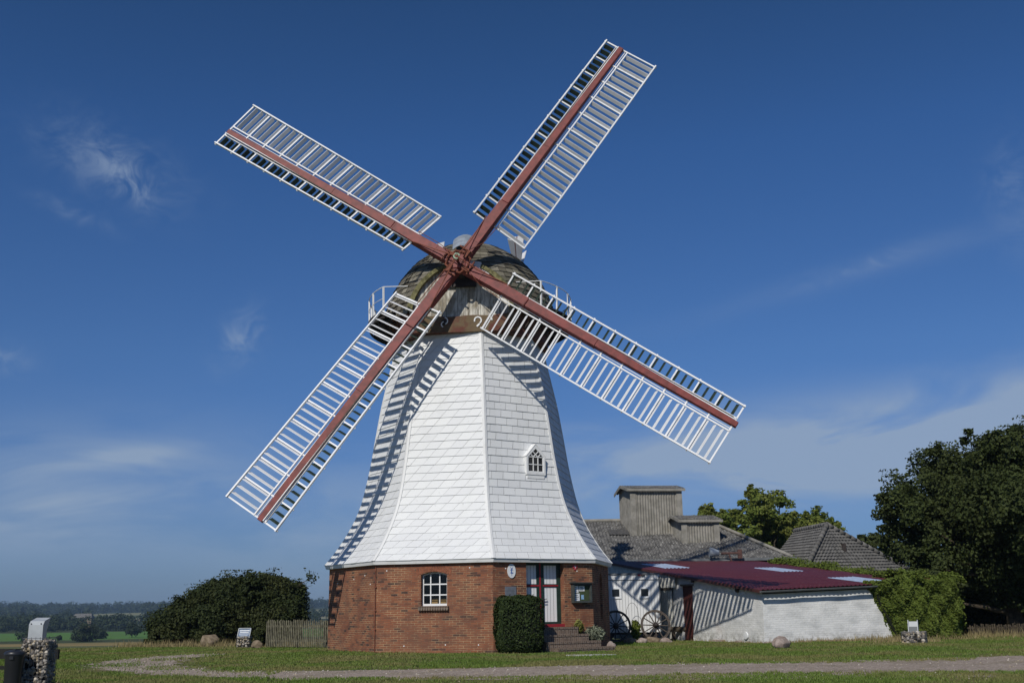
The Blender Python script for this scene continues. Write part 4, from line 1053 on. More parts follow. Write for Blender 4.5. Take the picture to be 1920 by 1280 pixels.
for (a, b, c, d) in ((s0, s1, z1-.06, z1), (s0, s1, z0, z0+.07), (s0, s0+.06, z0+.07, z1-.06), (s1-.06, s1, z0+.07, z1-.06)):
    mb.box(F(0, (a+b)/2, (c+d)/2, .095), tt*(b-a)/2, nn*.055, Z3*(d-c)/2)
mb.box(F(0, (s0+s1)/2, z1+.02, .10), tt*((s1-s0)/2+.06), nn*.10, Z3*.018)
mb.build('case', M['boardgreen'], nb, bevel=.006)
mb = MB(); mb.box(F(0, (s0+s1)/2, (z0+z1)/2, .042), tt*.32, nn*.003, Z3*.26); mb.build('backing', M['feltgreen'], nb)
for (a, b, w_, h_, mt) in ((1.25, 1.95, .11, .11, 'paper'), (1.50, 1.97, .11, .085, 'paper'), (1.27, 1.69, .13, .12, 'paper'), (1.52, 1.69, .055, .075, 'bluepaper')):
    mb = MB(); mb.box(F(0, a, b, .05), tt*w_, nn*.002, Z3*h_); p_ = mb.build('paper', M[mt], nb)
    if mt == 'paper':
        mb = MB()
        for i in range(3): mb.box(F(0, a-.02+.03*(i % 2), b+h_*.5-i*h_*.5, .0532), tt*w_*random.uniform(.35, .65), nn*.0008, Z3*.012)
        mb.build('print', M['ink'], p_)
hs = empty('number_sign', F(0, 1.27, 2.68, .0), 'small red house sign high on brick right of the mill door', 'sign')
mb = MB(); mb.box(F(0, 1.27, 2.70, .012), tt*.10, nn*.01, Z3*.045); mb.box(F(0, 1.27, 2.62, .012), tt*.045, nn*.01, Z3*.034); mb.build('plate', M['pink'], hs, bevel=.004)
mb = MB(); mb.bar(F(0, 1.24, 2.72, .024), F(0, 1.29, 2.66, .024), .018, .002, nn); mb.bar(F(0, 1.28, 2.72, .024), F(0, 1.28, 2.64, .024), .014, .002, nn); mb.build('marking', M['paper'], hs)
# steps
st = empty('brick_steps', F(0, .3, 0, .6), 'four dark brick steps rising to the mill door', 'steps')
edges = [(.0, .50, -.72, .98, .735), (.50, .82, -.72, 1.16, .51), (.82, 1.14, -.72, 1.42, .30), (1.14, 1.5, -.5, 1.70, .115)]
for i, (o0, o1, a, b, zt) in enumerate(edges):
    mb = MB()
    q = [(a, o0), (b, o0), (b, o1), (a, o1)]
    zb_ = -.1
    oo = .004
    top = [F(0, p[0], zt, p[1]+.004) for p in q]; bot = [F(0, p[0], zb_, p[1]+.004) for p in q]
    # soldier bricks: UV turned so that courses stand on end
    mb.quad(*top[::-1], uv=[(p[1], p[0]) for p in q][::-1])
    for i_, j_ in ((3, 2), (2, 1), (0, 3)):
        L = (top[i_]-top[j_]).length; mb.quad(bot[i_], bot[j_], top[j_], top[i_], uv=[(zb_+.2, 0), (zb_+.2, L), (zt+.2, L), (zt+.2, 0)])
    for (p0, p1) in (((a, o1), (b, o1)), ((b, o0), (b, o1))):
        A_, B_ = F(0, p0[0], zt-.03, p0[1]+.004), F(0, p1[0], zt-.03, p1[1]+.004); mb.bar(A_, B_, .036, .062)
    mb.build('step', M['brickdark'], st)
# flagstone, rocks and plants by the steps
o = MB(); c_ = (ground_at(1068, 1229)+ground_at(1150, 1229))/2
bm_pts = [(c_.x + .72*math.cos(a)*(1+.1*math.sin(3*a)), c_.y + .42*math.sin(a)) for a in np.linspace(0, 6.283, 15)[:-1]]
o.add([(x, y, .035) for x, y in bm_pts] + [(x, y, -.03) for x, y in bm_pts], [tuple(range(14))] + [(14+i, 14+(i+1) % 14, (i+1) % 14, i) for i in range(14)])
tag(o.build('flagstone', M['flag']), 'flat pale stone slab lying in the grass before the steps', 'flagstone')
def plant(name, label, c, h, w_, n, mat, leaf, cat='plant'):
    t = empty(name, c, label, cat); x, y, z = c
    b = rng.normal(0, 1, (n, 3)); b /= np.linalg.norm(b, axis=1)[:, None]; rr = rng.uniform(.4, 1, n)[:, None]
    P = b*rr*np.array([w_/2, w_/2, h/2]) + np.array([x, y, z+h*.52])
    leaf_mesh('foliage', P, b, leaf, M[mat], t, 2.6, .7)
    mb = MB()
    for i in range(9):
        a = random.uniform(0, 6.28); r_ = random.uniform(.2, .9)*w_/2; mb.tube([(x, y, z-.02), (x+r_*.4*math.cos(a), y+r_*.4*math.sin(a), z+h*.5), (x+r_*math.cos(a), y+r_*math.sin(a), z+h*random.uniform(.8, 1.2))], [.008, .006, .003], 5)
    mb.build('stem', M['lavender'], t)
p = F(0, 1.58, 0, .62); plant('lavender_bush', 'grey green lavender clump beside the brick steps', (p.x, p.y, .18), .55, .68, 900, 'lavender', .05)
p = F(0, 1.20, 0, .22); plant('ragwort_plant', 'yellow green leafy weed growing between steps and brick wall', (p.x, p.y, .45), .5, .3, 320, 'yellowleaf', .06)
for i, (s, of, r_, lab) in enumerate(((1.86, 1.05, .11, 'pale field stone edging the steps under the lavender, nearest the wall corner'), (1.74, 1.36, .09, 'small field stone at the end of the lowest brick step'))):
    p = F(0, s, 0, of); tag(rock('edging_stone', (p.x, p.y, .12), r_, M['rock'], 40+i, (1.1, .9, 1.0), sub=3), lab, 'stone', 'stones beside the steps')

def hedge_block(name, label, c, hx, hy, h, n, mat, leaf, rz=0.0, round_=.25, cat='hedge', bulge=.06):
    t = empty(name, (c[0], c[1], c[2]), label, cat)
    u = rng.uniform(-1, 1, (n, 3)); ax = rng.choice(3, n, p=[.3, .3, .4]); sg = rng.choice([-1, 1], n)
    u[np.arange(n), ax] = sg*rng.uniform(.86, 1.03, n)
    # round the corners
    m4 = (np.abs(u)**6).sum(1)**(1/6); u2 = u/np.maximum(1, m4/1.0)[:, None]
    sh = rng.uniform(0, 1, n) < .02; u2[sh] *= rng.uniform(1.02, 1.10, sh.sum())[:, None]
    bump = 1 + bulge*np.sin(u2[:, 0:1]*5+u2[:, 2:3]*4+1)*np.sin(u2[:, 1:2]*4+u2[:, 2:3]*6)
    u2 = u2*bump
    taper = 1 - .06*((u2[:, 2:3]-.1)**2)
    cz, sz = math.cos(rz), math.sin(rz)
    lx, ly = u2[:, 0]*hx*taper[:, 0], u2[:, 1]*hy*taper[:, 0]
    P = np.stack([c[0]+lx*cz-ly*sz, c[1]+lx*sz+ly*cz, c[2]+h*.5+u2[:, 2]*h*.5], 1)
    nr = np.stack([u2[:, 0]*cz-u2[:, 1]*sz, u2[:, 0]*sz+u2[:, 1]*cz, u2[:, 2]], 1)**3; nr /= np.linalg.norm(nr, axis=1)[:, None]+1e-9
    leaf_mesh('foliage', P, nr, leaf, M[mat], t, 1.5, .55)
    mb = MB()
    X_, Y_ = Vector((cz, sz, 0)), Vector((-sz, cz, 0))
    cc = Vector(c)
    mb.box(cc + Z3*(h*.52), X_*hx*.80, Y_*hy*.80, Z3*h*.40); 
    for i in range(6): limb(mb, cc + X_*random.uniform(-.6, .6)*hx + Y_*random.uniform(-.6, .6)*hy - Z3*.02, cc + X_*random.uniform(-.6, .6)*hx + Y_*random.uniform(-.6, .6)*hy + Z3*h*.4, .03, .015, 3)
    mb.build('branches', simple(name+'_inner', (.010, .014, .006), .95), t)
    return t
p = F(0, -.72, 0, .62)
hedge_block('clipped_hedge', 'boxy clipped dark green hedge in front of the mill door', (.09, 34.95, .0), .74, .55, 1.72, 13000, 'leafdark', .045, .22, cat='hedge')

# ------------------------------------------------------------------ large bush, fences, gabions on the left
def blobs_px(l, depth, zspread=.8):
    out = []
    for (px, y, rp) in l:
        d = depth + random.uniform(-1, 1)*zspread; p = at(px, y, d); out.append((p.x, p.y, p.z, rp/2000.0*depth*1.02))
    return out
random.seed(11)
bt = empty('thorn_bush', ground_at(430, 1207), 'large spreading dark green thorn bush left of the windmill', 'bush')
bl = blobs_px([(320, 1176, 34), (345, 1162, 38), (390, 1150, 48), (440, 1128, 46), (490, 1124, 46), (533, 1128, 40), (542, 1150, 30), (500, 1155, 48), (440, 1165, 46), (556, 1106, 16), (400, 1170, 40), (298, 1190, 22), (475, 1104, 26), (420, 1108, 24), (520, 1104, 22), (530, 1178, 28), (374, 1122, 18), (395, 1100, 12), (447, 1090, 12), (500, 1088, 12)], 51.5, 1.2) + blobs_px([(505, 1170, 22), (485, 1184, 22), (522, 1155, 18), (500, 1190, 16)], 46.8, .3)
P_, Q_ = crown_points(bl, 210000, .55, 1.0, .3, 150); e_ = at(584, 1082, 51.5)
P_ = np.concatenate([P_, np.array([e_[:]])+rng.normal(0, .13, (110, 3))]); Q_ = np.concatenate([Q_, rng.normal(0, 1, (110, 3))]); k_ = P_[:, 2] > .02
leaf_mesh('foliage', P_[k_], Q_[k_], .066, M['leafbush'], bt, 1.9, .8)
mb = MB(); b0 = ground_at(450, 1205)
for i in range(26):
    b = random.choice(bl[:15]); a = Vector((b[0]*.7 + b0.x*.3 + random.uniform(-.5, .5), b0.y + 1 + random.uniform(-.6, .6), -.05)); limb(mb, a, (b[0], b[1], b[2]), .06, .012, 5, .05)
e_ = at(584, 1080, 51.5)
for i in range(5): limb(mb, at(545, 1105, 51.5), (e_.x+random.uniform(-.3, .1), e_.y, e_.z+random.uniform(-.5, .1)), .02, .006, 3)
mb.build('branches', M['bark'], bt)

pf = empty('picket_fence', (-8.4, 42.4, 0), 'weathered grey picket fence between thorn bush and brick mill base', 'fence')
fa_, fb_ = Vector((-10.05, 44.3, 0)), Vector((-6.45, 41.4, 0)); fd = (fb_-fa_).normalized(); fn = Vector((fd.y, -fd.x, 0)); L = (fb_-fa_).length; npk = 42
for i in range(npk):
    mb = MB(); p = fa_ + fd*(L*(i+.5)/npk); hh = 1.0+random.uniform(-.05, .04); ln = fd*random.uniform(-.02, .02)
    mb.bar(p + Z3*.02, p + Z3*hh + ln, .052, .022, fn); mb.add([p+Z3*hh+ln-fd*.026-fn*.011, p+Z3*hh+ln+fd*.026-fn*.011, p+Z3*hh+ln+fd*.026+fn*.011, p+Z3*hh+ln-fd*.026+fn*.011, p+Z3*(hh+.04)+ln], [(0, 1, 4), (1, 2, 4), (2, 3, 4), (3, 0, 4)])
    mb.build('picket', M['fence'], pf)
for z in (.25, .80):
    mb = MB(); mb.bar(fa_ - fn*.04 + Z3*z, fb_ - fn*.04 + Z3*z, .04, .07); mb.build('rail', M['fence'], pf)
for u in (.05, .4, .75, .98):
    mb = MB(); p = fa_.lerp(fb_, u) - fn*.10; mb.bar(p, p+Z3*1.0, .08, .08, fn); mb.build('post', M['fence'], pf)

def gabion(label, c, wx, wy, h, rz, nst, cell, srad, panel):
    t = empty('gabion', c, label, 'gabion', 'wire gabions carrying metal information boards')
    X_, Y_ = Vector((math.cos(rz), math.sin(rz), 0)), Vector((-math.sin(rz), math.cos(rz), 0)); c = Vector(c)
    V, Fc = [], []
    bm = bmesh.new(); bmesh.ops.create_icosphere(bm, subdivisions=1, radius=1); iv = np.array([v.co[:] for v in bm.verts]); iff = [[v.index for v in f.verts] for f in bm.faces]; bm.free()
    for i in range(nst):
        f = rng.integers(0, 5); u = rng.uniform(-1, 1, 3); 
        if f < 2: u[1] = -.93 if f == 0 else .93
        elif f < 4: u[0] = -.93 if f == 2 else .93
        else: u[2] = .96
        r = srad*rng.uniform(.6, 1.25); A = rng.normal(0, 1, (3, 3)); Qm, _ = np.linalg.qr(A)
        pv = (iv*(1+rng.normal(0, .12, (len(iv), 1)))*r*np.array([1.3, .95, .75]))@Qm
        ctr = c + X_*u[0]*wx/2*.95 + Y_*u[1]*wy/2*.95 + Z3*(h*.5+u[2]*h*.47)
        b = len(V); V += [tuple(np.array(ctr)+q) for q in pv]; Fc += [[b+k for k in ff] for ff in iff]
    me = bpy.data.meshes.new('stone_fill'); me.from_pydata(V, [], Fc); me.materials.append(M['pebbles']); me.polygons.foreach_set('use_smooth', [True]*len(Fc)); link('stone_fill', me, t)
    mb = MB(); mb.box(c+Z3*h*.48, X_*wx*.44, Y_*wy*.44, Z3*h*.46); mb.build('core', M['gaps'], t)
    mb = MB(); wr = .0045 if srad < .06 else .006
    for (D, E_, hw_, hd_) in ((X_, Y_, wx/2+.01, wy/2+.01), (Y_, X_, wy/2+.01, wx/2+.01)):
        n_ = max(2, round(2*hw_/cell))
        for sg in (-1, 1):
            for i in range(n_+1): mb.tube([c + D*(-hw_+2*hw_*i/n_) + E_*sg*hd_ + Z3*.0, c + D*(-hw_+2*hw_*i/n_) + E_*sg*hd_ + Z3*(h+.04)], wr, 4, cap=False)
            m_ = max(2, round(h/(cell*1.6)))
            for i in range(m_+1): mb.tube([c - D*hw_ + E_*sg*hd_ + Z3*(h+.02)*i/m_, c + D*hw_ + E_*sg*hd_ + Z3*(h+.02)*i/m_], wr, 4, cap=False)
    mb.build('wire_cage', M['wire'], t)
    panel(t, c, X_, Y_, h)
    return t
def hood_panel(t, c, X_, Y_, h):
    """sheet metal desk seen from behind: back sheet, sloping top, side cheek"""
    mb = MB(); o = c + Z3*(h-.03) - X_*.06
    prof = [(-.13, 0), (-.13, .29), (-.06, .36), (.26, .42), (.10, .20), (.08, 0)]      # along Y_ (depth), z
    a, b = -.13, .13; th = .012
    for i in range(3):
        p, q = prof[i], prof[i+1]; mb.quad(o+X_*a+Y_*p[0]+Z3*p[1], o+X_*b+Y_*p[0]+Z3*p[1], o+X_*b+Y_*q[0]+Z3*q[1], o+X_*a+Y_*q[0]+Z3*q[1])
        mb.quad(o+X_*b+Y_*(p[0]+th)+Z3*(p[1]-th), o+X_*a+Y_*(p[0]+th)+Z3*(p[1]-th), o+X_*a+Y_*(q[0]+th)+Z3*(q[1]-th), o+X_*b+Y_*(q[0]+th)+Z3*(q[1]-th))
    for s in (a, b):
        for ds in (-.004, .004): mb.add([o+X_*(s+ds)+Y_*p[0]+Z3*p[1] for p in prof], [tuple(range(6))])
    mb.quad(o+X_*a+Y_*.06+Z3*.20, o+X_*b+Y_*.06+Z3*.20, o+X_*b+Y_*.14+Z3*.40, o+X_*a+Y_*.14+Z3*.40)
    pn = mb.build('info_board', M['plate'], t)
    mb = MB()
    for s in (-.09, .09): mb.lathe(o+X_*s-Y_*.131+Z3*.31, [(0, .004), (.012, .003), (.013, 0)], 8, -Y_)
    mb.build('bolt', M['iron'], pn)
gabion('tall wire gabion of pale stones with metal sign hood, beside black bin', (-9.0, 20.9, 0), .46, .50, .93, .09, 620, .085, .040, hood_panel)
def lectern(t, c, X_, Y_, h):
    mb = MB(); o = c + Z3*(h-.1)
    a, b = -.24, .24
    f0, f1 = o - Y_*.18 + Z3*.04, o + Y_*.10 + Z3*.40
    mb.bar(f0, f1, .48, .03, (0, 0, 1)); mb.build('board', simple('sky_reflection_board', (.16, .21, .30), .25, .25, 7, .5), t)  # blue of the reflected sky is put into the board's base colour
    pn = t
    mb = MB(); d = (f1-f0).normalized(); nn_ = X_.cross(d).normalized(); 
    if nn_.z < 0: nn_ = -nn_
    for (u, hgt, wd) in ((.80, .035, .20), (.62, .03, .17), (.45, .018, .19), (.25, .014, .15)):
        m_ = f0.lerp(f1, u)+nn_*.018; mb.box(m_, X_*wd, d*hgt*.6, nn_*.002)
    mb.build('print', M['paper'], pn)
    mb = MB()
    for s in (a, b): mb.bar(f0+X_*s+nn_*.02, f1+X_*s+nn_*.02, .03, .06, nn_)
    mb.bar(f1+X_*a+nn_*.02, f1+X_*b+nn_*.02, .03, .06, nn_); mb.build('frame', M['plate'], pn)
gabion('low gabion with printed board coloured by sky reflection in front of the thorn bush', (-10.98, 44.6, 0), .50, .42, .40, .05, 200, .11, .045, lectern)
def box_panel(t, c, X_, Y_, h):
    mb = MB(); o = c + Z3*(h-.06)
    bk0, bk1 = o + Y_*.02, o + Y_*.24 + Z3*.66
    mb.bar(o - Y_*.13, o + Y_*.04 + Z3*.25, .28, .02, (0, 0, 1)); pn = mb.build('info_board', M['gutter'], t)
    mb = MB()
    for s in (-.16, .14):
        v = [o+X_*s-Y_*.17, o+X_*s+Y_*.06, o+X_*s+Y_*.17+Z3*.42, o+X_*s-Y_*.02+Z3*.48]; mb.add(v + [p+X_*.02 for p in v], [(0, 1, 2, 3), (7, 6, 5, 4), (0, 4, 5, 1), (1, 5, 6, 2), (2, 6, 7, 3), (3, 7, 4, 0)])
    mb.bar(o+Y_*.05+Z3*.22, o+Y_*.15+Z3*.42, .29, .02, (0, 0, 1)); mb.build('hood', M['plate'], t)
gabion('low round-stoned gabion with hooded grey metal board on the right lawn', (13.5, 37.6, 0), .74, .62, .36, -.45, 200, .13, .06, box_panel)

bn = empty('litter_bin', (-9.23, 20.4, 0), 'black plastic litter bin with lid left of the tall gabion', 'bin')
mb = MB(); o = Vector((-9.23, 20.4, 0)); mb.lathe(o, [(.0, .02), (.135, .02), (.14, .06), (.165, .62), (.172, .64), (.172, .68)], 28); mb.build('body', M['bin'], bn, True)
mb = MB(); mb.lathe(o, [(.185, .665), (.188, .70), (.17, .725), (.10, .745), (.0, .75)], 28); mb.build('lid', M['bin'], bn, True)
mb = MB(); mb.bar(o+Vector((.0, -.06, .755)), o+Vector((.03, .08, .755)), .05, .03); mb.box(o+Vector((.02, -.17, .62)), Vector((.035, 0, 0)), Vector((0, .012, 0)), Vector((0, 0, .03))); mb.build('handle', M['bin'], bn)
bf = empty('timber_rail', (-10.5, 22.0, 0), 'black timber rail fence behind the bin and tall gabion', 'fence')
for (z, th) in ((.62, .19), (.36, .07)):
    mb = MB(); e1 = -8.98 if z > .5 else -9.15; mb.bar((-13, 22.3, z+.06), (e1, 21.75, z), .06, th); mb.build('rail', M['blackwood'], bf)
for x in (-12.6, -10.9, -9.3):
    mb = MB(); y = 22.05 + (x+10.9)*-.12; mb.bar((x, y+.06, 0), (x, y+.06, .72), .1, .1, (0, 1, 0)); mb.build('post', M['blackwood'], bf)

tag(rock('boulder', (-13.4, 48.2, .12), .36, M['rockbrown'], 3, (1.15, .9, .95)), 'rounded brown boulder at the foot of the thorn bush', 'boulder')
tag(rock('boulder', (-10.15, 43.4, .10), .21, M['rockbrown'], 5, (1.1, .9, .85)), 'low dark boulder beside the gabion with the sky-coloured board', 'boulder')
tag(rock('boulder', (8.42, 35.3, .15), .25, M['rock'], 14, (1.0, .85, .86), amp=.20), 'pale pinkish boulder on the lawn before the whitewashed shed corner', 'boulder')

# ------------------------------------------------------------------ the whitewashed shed with red roof
K = Vector((8.92, 39.7, 0)); A1 = Vector((math.cos(R(20)), math.sin(R(20)), 0)); B1 = Vector((-A1.y, A1.x, 0))
LA, LB = 8.2, 12.8
shed = empty('shed', K, 'long low whitewashed shed with dark red sloping roof beside the mill', 'shed')
def SP(a, b, z): return K + A1*a + B1*b + Z3*z
SL = .119
def roof_z(b, a=0.0): return 1.86 + SL*b + .032*a*max(0, 1-b/12.8)
def corr_roof(a0, a1, b0, b1, lift, wl=.19, amp=.020, rows=16, per=6):
    mb = MB(); nu = max(4, int((a1-a0)/wl*per)); vs = []
    for j in range(rows+1):
        b = b0+(b1-b0)*j/rows
        for i in range(nu+1):
            a = a0+(a1-a0)*i/nu; vs.append(SP(a, b, roof_z(b, a)+lift+amp*math.sin(2*math.pi*a/wl)))
    return mb.add(vs, [(j*(nu+1)+i, j*(nu+1)+i+1, (j+1)*(nu+1)+i+1, (j+1)*(nu+1)+i) for j in range(rows) for i in range(nu)])
rf = corr_roof(-.22, LA, -.30, LB+.25, .05).build('roof', M['redroof'], shed, True)
mb = MB()   # dots of the fixing screws, part of the sheet pattern
for j in range(12):
    for i in range(40): mb.lathe(SP(-.1+i*.205, .1+j*1.05, roof_z(.1+j*1.05, i*.205)+.072), [(.0, .010), (.014, .0)], 5)
o = mb.build('roof_screws', M['rock'], rf); o['kind'] = 'stuff'
for (a0, a1, b0, b1) in ((.65, 1.98, 8.7, 11.1), (4.9, 6.0, 5.9, 8.2), (4.75, 6.0, .35, 2.6)):
    corr_roof(a0, a1, b0, b1, .064, rows=4).build('skylight', M['skylight'], rf, True)
mb = MB(); bat = .10
def wl_pt(a, b, z, nrm_):
    k_ = bat*(1-z/2.0); w_ = math.exp(-(a+b)/.35); oth = A1 if nrm_.dot(B1) < -.5 else B1
    return SP(a, b, z) + nrm_*(k_ + (1-w_)*(.010*math.sin(a*2.3+b*1.7+z*2)+.006*math.sin(a*5.1-z*4.2+b*6.3))) - oth*k_*w_
def wall_grid(fn, n1, n2, uvf):
    for i in range(n1):
        for j in range(n2):
            q = [(i, j), (i+1, j), (i+1, j+1), (i, j+1)]
            mb.quad(*[fn(*p) for p in q], uv=[uvf(*p) for p in q])
zt_ = lambda b, a=0.0: roof_z(b, a)-.02
wall_grid(lambda i, j: wl_pt(LA*i/60, 0, -.1+(zt_(0, LA*i/60)-.12+.1)*j/12, -B1), 60, 12, lambda i, j: (LA*i/60, 1.8*j/12))
DB0, DB1, DZ = 5.05, 5.95, 2.14; WB = 6.75
def lw(b0, b1, z0f, z1f, n1=14, n2=10):
    bb = lambda i: b0+(b1-b0)*i/n1
    zz = lambda i, j: z0f(bb(i))+(z1f(bb(i))-z0f(bb(i)))*j/n2
    wall_grid(lambda i, j: wl_pt(0, bb(i), zz(i, j), -A1)[:] if False else wl_pt(0, bb(i), zz(i, j), -A1), n1, n2, lambda i, j: (20+bb(i), zz(i, j)))
lw(0, DB0, lambda b: -.1, zt_, 24); lw(DB1, WB, lambda b: -.1, zt_); lw(DB0, DB1, lambda b: DZ, zt_)
wall = mb.build('wall', M['plaster'], shed, True)
mb = MB(); mb.box(SP(.05, (DB0+DB1)/2, DZ/2), B1*(DB1-DB0)/2, A1*.03, Z3*(DZ/2)); door2 = mb.build('door', M['doorbrown'], shed)
for b in (DB0, DB1):
    mb = MB(); mb.quad(SP(-.09, b, 0), SP(.05, b, 0), SP(.05, b, DZ), SP(-.01, b, DZ)); mb.build('jamb', M['plaster'], shed)
mb = MB(); mb.box(SP(-.03, (DB0+DB1)/2, DZ+.03), B1*((DB1-DB0)/2+.05), A1*.05, Z3*.035); mb.build('lintel', M['wood'], shed)
mb = MB(); mb.bar(SP(.0, -.02, roof_z(0)-.07), SP(LA, -.02, roof_z(0, LA)-.07), .07, .14); mb.build('eave_shade_strip', M['blackwood'], shed)  # black strip in place of the shaded gap under the eave
mb = MB(); n_ = 10; g0, g1 = SP(-.30, -.37, roof_z(-.3)-.0), SP(LA+.1, -.37, roof_z(-.3, LA)-.0)
for i in range(n_):
    a, b = math.pi+math.pi*i/n_, math.pi+math.pi*(i+1)/n_; r_ = .065
    da = B1*math.cos(a)*r_ + Z3*math.sin(a)*r_; db = B1*math.cos(b)*r_ + Z3*math.sin(b)*r_
    mb.quad(g0+da, g1+da, g1+db, g0+db)
mb.add([g0 + (B1*math.cos(math.pi+math.pi*i/n_) + Z3*math.sin(math.pi+math.pi*i/n_))*.065 for i in range(n_+1)], [tuple(range(n_+1))])
mb.build('gutter', M['gutter'], shed)
mb = MB(); mb.bar(SP(-.23, -.30, roof_z(-.30)-.02), SP(-.23, LB+.2, roof_z(LB+.2)-.02), .04, .10); mb.build('verge_board', simple('brown_verge', (.07, .025, .022), .6), shed)
def vcorr(mb, o0, U, lu, z0f, z1f, out, wl=.19, amp=.025, per=6):
    nu = int(lu/wl*per); vs = []
    for i in range(nu+1):
        u = lu*i/nu; p = o0 + U*u + out*(amp*math.sin(2*math.pi*u/wl)); vs += [p + Z3*z0f(u), p + Z3*z1f(u)]
    return mb.add(vs, [(2*i, 2*i+2, 2*i+3, 2*i+1) for i in range(nu)])
for (a, b, l, f0, f1) in ((-.12, 6.3, 6.4, lambda u: roof_z(6.3+u)-.55, lambda u: roof_z(6.3+u)-.03), (-.13, 6.62, 1.65, lambda u: .02, lambda u: 1.98), (-.19, 6.60, 1.7, lambda u: 2.10, lambda u: 2.50)):
    vcorr(MB(), SP(a, b, 0), B1, l, f0, f1, A1).build('corrugated_panel', M['whitecorr'], shed, True)
mb = MB(); mb.box(SP(-.12, 7.45, 2.04), B1*.80, A1*.03, Z3*.05); mb.build('panel_lintel', M['wood'], shed)
for (b, z, r_) in ((1.6, 1.90, .10), (4.95, 2.32, .08)):
    mb = MB(); mb.lathe(SP(-.02, b, z), [(.0, .10), (r_*.9, .09), (r_, .0)], 10, -A1); mb.build('wall_lamp', M['iron'], shed)
mb = MB(); mb.lathe(SP(-.12, 1.05, .26), [(.0, .06), (.13, .05), (.14, .0)], 14, -A1); mb.build('vent_cover', M['trailer'], shed)
mb = MB(); mb.quad(SP(0, LB, -.1), SP(LA, LB, -.1), SP(LA, LB, roof_z(LB)-.03), SP(0, LB, roof_z(LB)-.03)); mb.build('rear_wall', M['plaster'], shed)
mb = MB(); mb.quad(SP(LA, 0, -.1), SP(LA, LB, -.1), SP(LA, LB, roof_z(LB, LA)-.05), SP(LA, 0, roof_z(0, LA)-.05)); mb.build('side_wall', M['plaster'], shed)
for i in range(46):
    mb = MB(); a, b = (random.uniform(-.1, 5.4), 0) if i < 34 else (0, random.uniform(.1, 3.4)); s_ = random.uniform(.035, .085)
    p = SP(a, b, .015) + (-B1*.14 if i < 34 else -A1*.14)
    mb.box(p, A1*s_*1.4, B1*s_, Z3*s_*.8); mb.build('footing_stone', M['rock'], wall, bevel=.02)

# trailer parked in the open bay
TX0, TX1, TY = 3.30, 5.95, 45.2
tr_ = empty('trailer', ((TX0+TX1)/2, TY+1, 0), 'white box trailer with two small square windows parked at the corrugated end of the shed', 'trailer')
ZT0, ZT1 = .32, 2.675
mb = MB(); mb.box(((TX0+TX1)/2, TY+1.0, (ZT0+ZT1)/2), ((TX1-TX0)/2, 0, 0), (0, 1.0, 0), (0, 0, (ZT1-ZT0)/2)); body = mb.build('body', m_boards('ribbed_trailer_panel', (.70, .71, .71), (.62, .63, .62), .3, .12), tr_, bevel=.02)
mb = MB(); mb.box(((TX0+TX1)/2, TY-.012, 2.42), ((TX1-TX0)/2, 0, 0), (0, .012, 0), (0, 0, .012)); mb.box(((TX0+TX1)/2, TY-.02, 2.66), ((TX1-TX0)/2+.02, 0, 0), (0, .02, 0), (0, 0, .03)); mb.box((TX1-.02, TY-.014, 1.45), (.025, 0, 0), (0, .014, 0), (0, 0, 1.1)); mb.build('trim', M['gutter'], body)
for wx in (4.12, 5.31):
    mb = MB(); wz = 1.905; w1, w2 = .23, .15
    for (x0, x1, z0, z1) in ((-w1, w1, w2, w1), (-w1, w1, -w1, -w2), (-w1, -w2, -w2, w2), (w2, w1, -w2, w2)): mb.box((wx+(x0+x1)/2, TY-.02, wz+(z0+z1)/2), ((x1-x0)/2, 0, 0), (0, .02, 0), (0, 0, (z1-z0)/2))
    wf = mb.build('window', M['paper'], tr_)
    mb = MB(); mb.box((wx, TY-.008, wz), (w2, 0, 0), (0, .005, 0), (0, 0, w2)); mb.build('pane', M['glass'], wf)
for wx in (5.10, 5.26):
    mb = MB(); mb.box((wx, TY-.05, 2.61), (.06 if wx < 5.2 else .07, 0, 0), (0, .03, 0), (0, 0, .03)); mb.build('marker_lamp', M['brightred'] if wx < 5.2 else M['iron'], tr_)
mb = MB()
for wx in (3.7, 5.5): mb.lathe((wx, TY+1.0, .33), [(.1, -.9), (.33, -.9), (.33, -.72), (.1, -.72)], 20, (0, 1, 0))
mb.box(((TX0+TX1)/2, TY+1.0, .30), (1.2, 0, 0), (0, .8, 0), (0, 0, .05)); mb.build('chassis', M['iron'], tr_)

def wagon_wheel():
    t = empty('wagon_wheel', (0, 0, 0), '', 'wheel', 'old wagon wheels leaning on the trailer')
    ns = 12; Rw = .61
    mb = MB(); ax = (0, 1, 0); mb.lathe((0, 0, 0), [(Rw-.085, -.035), (Rw-.012, -.035), (Rw-.012, .035), (Rw-.085, .035), (Rw-.085, -.035)], 48, ax); mb.build('rim', M['wheelwood'], t)
    mb = MB(); mb.lathe((0, 0, 0), [(Rw-.012, -.04), (Rw, -.04), (Rw, .04), (Rw-.012, .04), (Rw-.012, -.04)], 48, ax); mb.build('iron_tyre', M['tyre'], t)
    mb = MB(); mb.lathe((0, 0, 0), [(0, -.17), (.07, -.17), (.075, -.10), (.11, -.06), (.115, .05), (.08, .12), (0, .12)], 20, ax); mb.build('hub', M['iron'], t, True)
    for i in range(ns):
        a = 2*math.pi*i/ns + .1; d = Vector((math.cos(a), 0, math.sin(a))); mb = MB(); mb.bar(d*.08 + Vector((0, -.01, 0)), d*(Rw-.07), .045, .038, (0, 1, 0), 0, .034, .03); mb.build('spoke', M['wheelwood'], t)
    return t
def copy_tree(o, parent=None):
    c = o.copy(); COL.objects.link(c)
    if parent: c.parent = parent; c.matrix_parent_inverse = o.matrix_parent_inverse.copy()
    for ch in [x for x in bpy.data.objects if x.parent == o]: copy_tree(ch, c)
    return c
